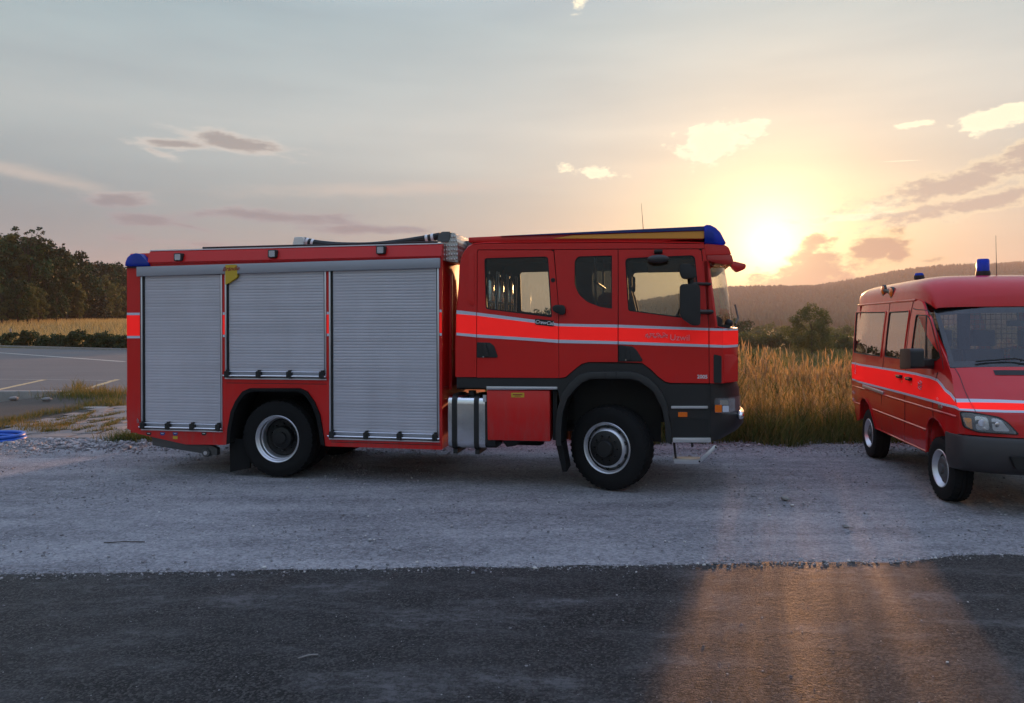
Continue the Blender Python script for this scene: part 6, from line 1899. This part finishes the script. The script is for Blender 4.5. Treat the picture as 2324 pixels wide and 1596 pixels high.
    seat(2.05, .42); seat(2.05, .93); seat(2.05, 1.5)
    P('dashboard', MB().prism(rp([(2.45, 1.15), (2.85, 1.1), (2.98, 1.50), (2.75, 1.56), (2.5, 1.47)], .05), .14, VW - .14), 'interior', bevel=.02)
    sw = P('steering_wheel', MB().tube([(2.42 + .12 * math.cos(q), 1.5 + .19 * math.sin(q), 1.52 + .14 * math.cos(q)) for q in np.linspace(0, 2 * math.pi, 25)[:-1]], .015, 8, True), 'black_plastic')
    P('steering_hub', MB().ell((2.43, 1.5, 1.52), (.05, .07, .06)).tube([(2.42, 1.32, 1.52), (2.42, 1.68, 1.52)], .014, 6), 'black_plastic', sw)
    P('interior_mirror', MB().prism(rp(rect(.93, 1.17, 2.03, 2.10), .02), 2.42, 2.46, axis='x').tube([(2.44, 1.05, 2.08), (2.40, 1.05, 2.22)], .012, 6), 'black_plastic')
    grid = MB()
    for b in np.arange(.17, 1.77, .065): grid.tube([(1.30, b, 1.45), (1.30, b, 2.34)], .0035, 4)
    for z in np.arange(1.47, 2.34, .065): grid.tube([(1.30, .15, z), (1.30, VW - .15, z)], .0035, 4)
    tag(P('wire_partition', grid, 'wire'), kind='stuff')
    P('partition_frame', MB().box(1.27, 1.33, .13, VW - .13, .6, 1.45).box(1.28, 1.32, .80, .95, 1.45, 2.36), 'interior')
    P('headliner', MB().box(-.88, 2.15, .16, VW - .16, 2.345, 2.365), 'interior')
    for (a, b) in ((.2, .5), (.2, 1.4)):
        s = P('rear_seat', MB().prism(rp([(a - .2, .98), (a + .25, .98), (a + .25, 1.12), (a - .12, 1.14), (a - .25, 1.55), (a - .35, 1.55)], .04), b - .35, b + .35), 'seat_cloth', bevel=.03)

    # wheels
    ty = MB().lathe([(.205, -.09), (.225, -.108), (.28, -.118), (.33, -.112), (.358, -.098), (.368, -.075), (.371, -.03), (.362, -.028), (.362, -.018), (.372, -.016), (.372, .016), (.362, .018), (.362, .028), (.371, .03), (.368, .075), (.358, .098), (.33, .112), (.28, .118), (.225, .108), (.205, .09)], n=48)
    for k in range(36):
        a = 2 * math.pi * k / 36
        for s0 in (-1, 1):
            b = MB().box(-.012, .012, .045 if s0 > 0 else -.10, .10 if s0 > 0 else -.045, .352, .376)
            ca, sa = math.cos(a), math.sin(a)
            b.warp(lambda x, y, z: (x * ca + (z - max(0, abs(y) - .075) * .4) * sa, y, -x * sa + (z - max(0, abs(y) - .075) * .4) * ca))
            ty.add(b.v, b.f)
    ty = ty.mesh('tyre', smooth=30); ty.materials.append(MAT['rubber'])
    rim = MB().lathe([(.20, -.05), (.212, -.095), (.222, -.106), (.214, -.112), (.20, -.10), (.185, -.06), (.17, -.045)], n=40).mesh('rim', smooth=45); rim.materials.append(MAT['alu'])
    disc = MB().lathe([(.185, -.05), (.15, -.055), (.12, -.085), (.085, -.09), (.06, -.085), (.055, -.11), (0, -.112)], n=40).mesh('wheel', smooth=35); disc.materials.append(MAT['grey_metal'])
    hole = MB().lathe([(0, -.004), (.02, -.004), (.022, .004)], n=12).mesh('hand_hole', smooth=0); hole.materials.append(MAT['gasket'])
    def wheel(a, b, rz, flip):
        w_ = link('wheel', disc, None, root)
        w_.location = (a, b, .372); w_.rotation_euler = (0, .3, rz + (math.pi if flip else 0))
        link('tyre', ty, None, w_); link('rim', rim, None, w_)
        for k in range(8):
            q = 2 * math.pi * k / 8
            h = link('hand_hole', hole, None, w_); h.location = (.148 * math.cos(q), -.058, .148 * math.sin(q))
    wheel(2.87, .13, R(3), False); wheel(2.87, VW - .13, R(3), True)
    wheel(-.02, .13, 0, False); wheel(-.02, VW - .13, 0, True)
    P('axle', MB().tube([(-.02, .25, .37), (-.02, VW - .25, .37)], .06, 10), 'gasket')
    return root
build_van()
# ================================================================ small things on the ground
def build_small():
    # blue hose coil at the left edge
    X, Y = on_ground(-42, 1001)
    root = empty('hose_coil', (X, Y, 0), 0)
    for (r_, z, sq) in ((.72, .035, .62), (.60, .04, .62), (.70, .10, .60)):
        pts = [(r_ * math.cos(a) + .02 * math.sin(3 * a), r_ * sq * math.sin(a), z + .012 * math.sin(2 * a + r_ * 9)) for a in np.linspace(0, 2 * math.pi, 49)[:-1]]
        MB().tube(pts, .034, 10, True).build('hose_loop', 'hose_blue', root)
    tag(root, 'coiled blue hose lying on the gravel at the left edge', 'hose')
    # pale plate beside the path
    X, Y = on_ground(216, 928)
    o = MB().prism(rp([(-.32, -.16), (.32, -.12), (.30, .14), (-.30, .18)], .05), .0, .03, axis='z').build('flat_plate', 'concrete', bevel=.008)
    o.location = (X, Y, .01)
    tag(o, 'flat pale plate lying on the dirt beside the paved path', 'plate')
    # twigs on the lot
    for (px, py, L, az, lab) in ((282, 1233, .38, .05, 'thin dark twig on the gravel in the left foreground'), (1925, 1199, .10, 2.8, 'short pale twig on the gravel before the van'), (700, 1500, .12, .4, 'small pale twig lying on the asphalt below the rear wheel')):
        X, Y = on_ground(px, py)
        z0 = .028 if py > 1320 else .008
        o = MB().tube([(-L / 2 * math.cos(az), -L / 2 * math.sin(az), 0), (0, .01, .004), (L / 2 * math.cos(az), L / 2 * math.sin(az), .001)], .005, 5).build('twig', 'bark' if L > .2 else 'stone_pale')
        o.location = (X, Y, z0)
        tag(o, lab, 'twig')
build_small()
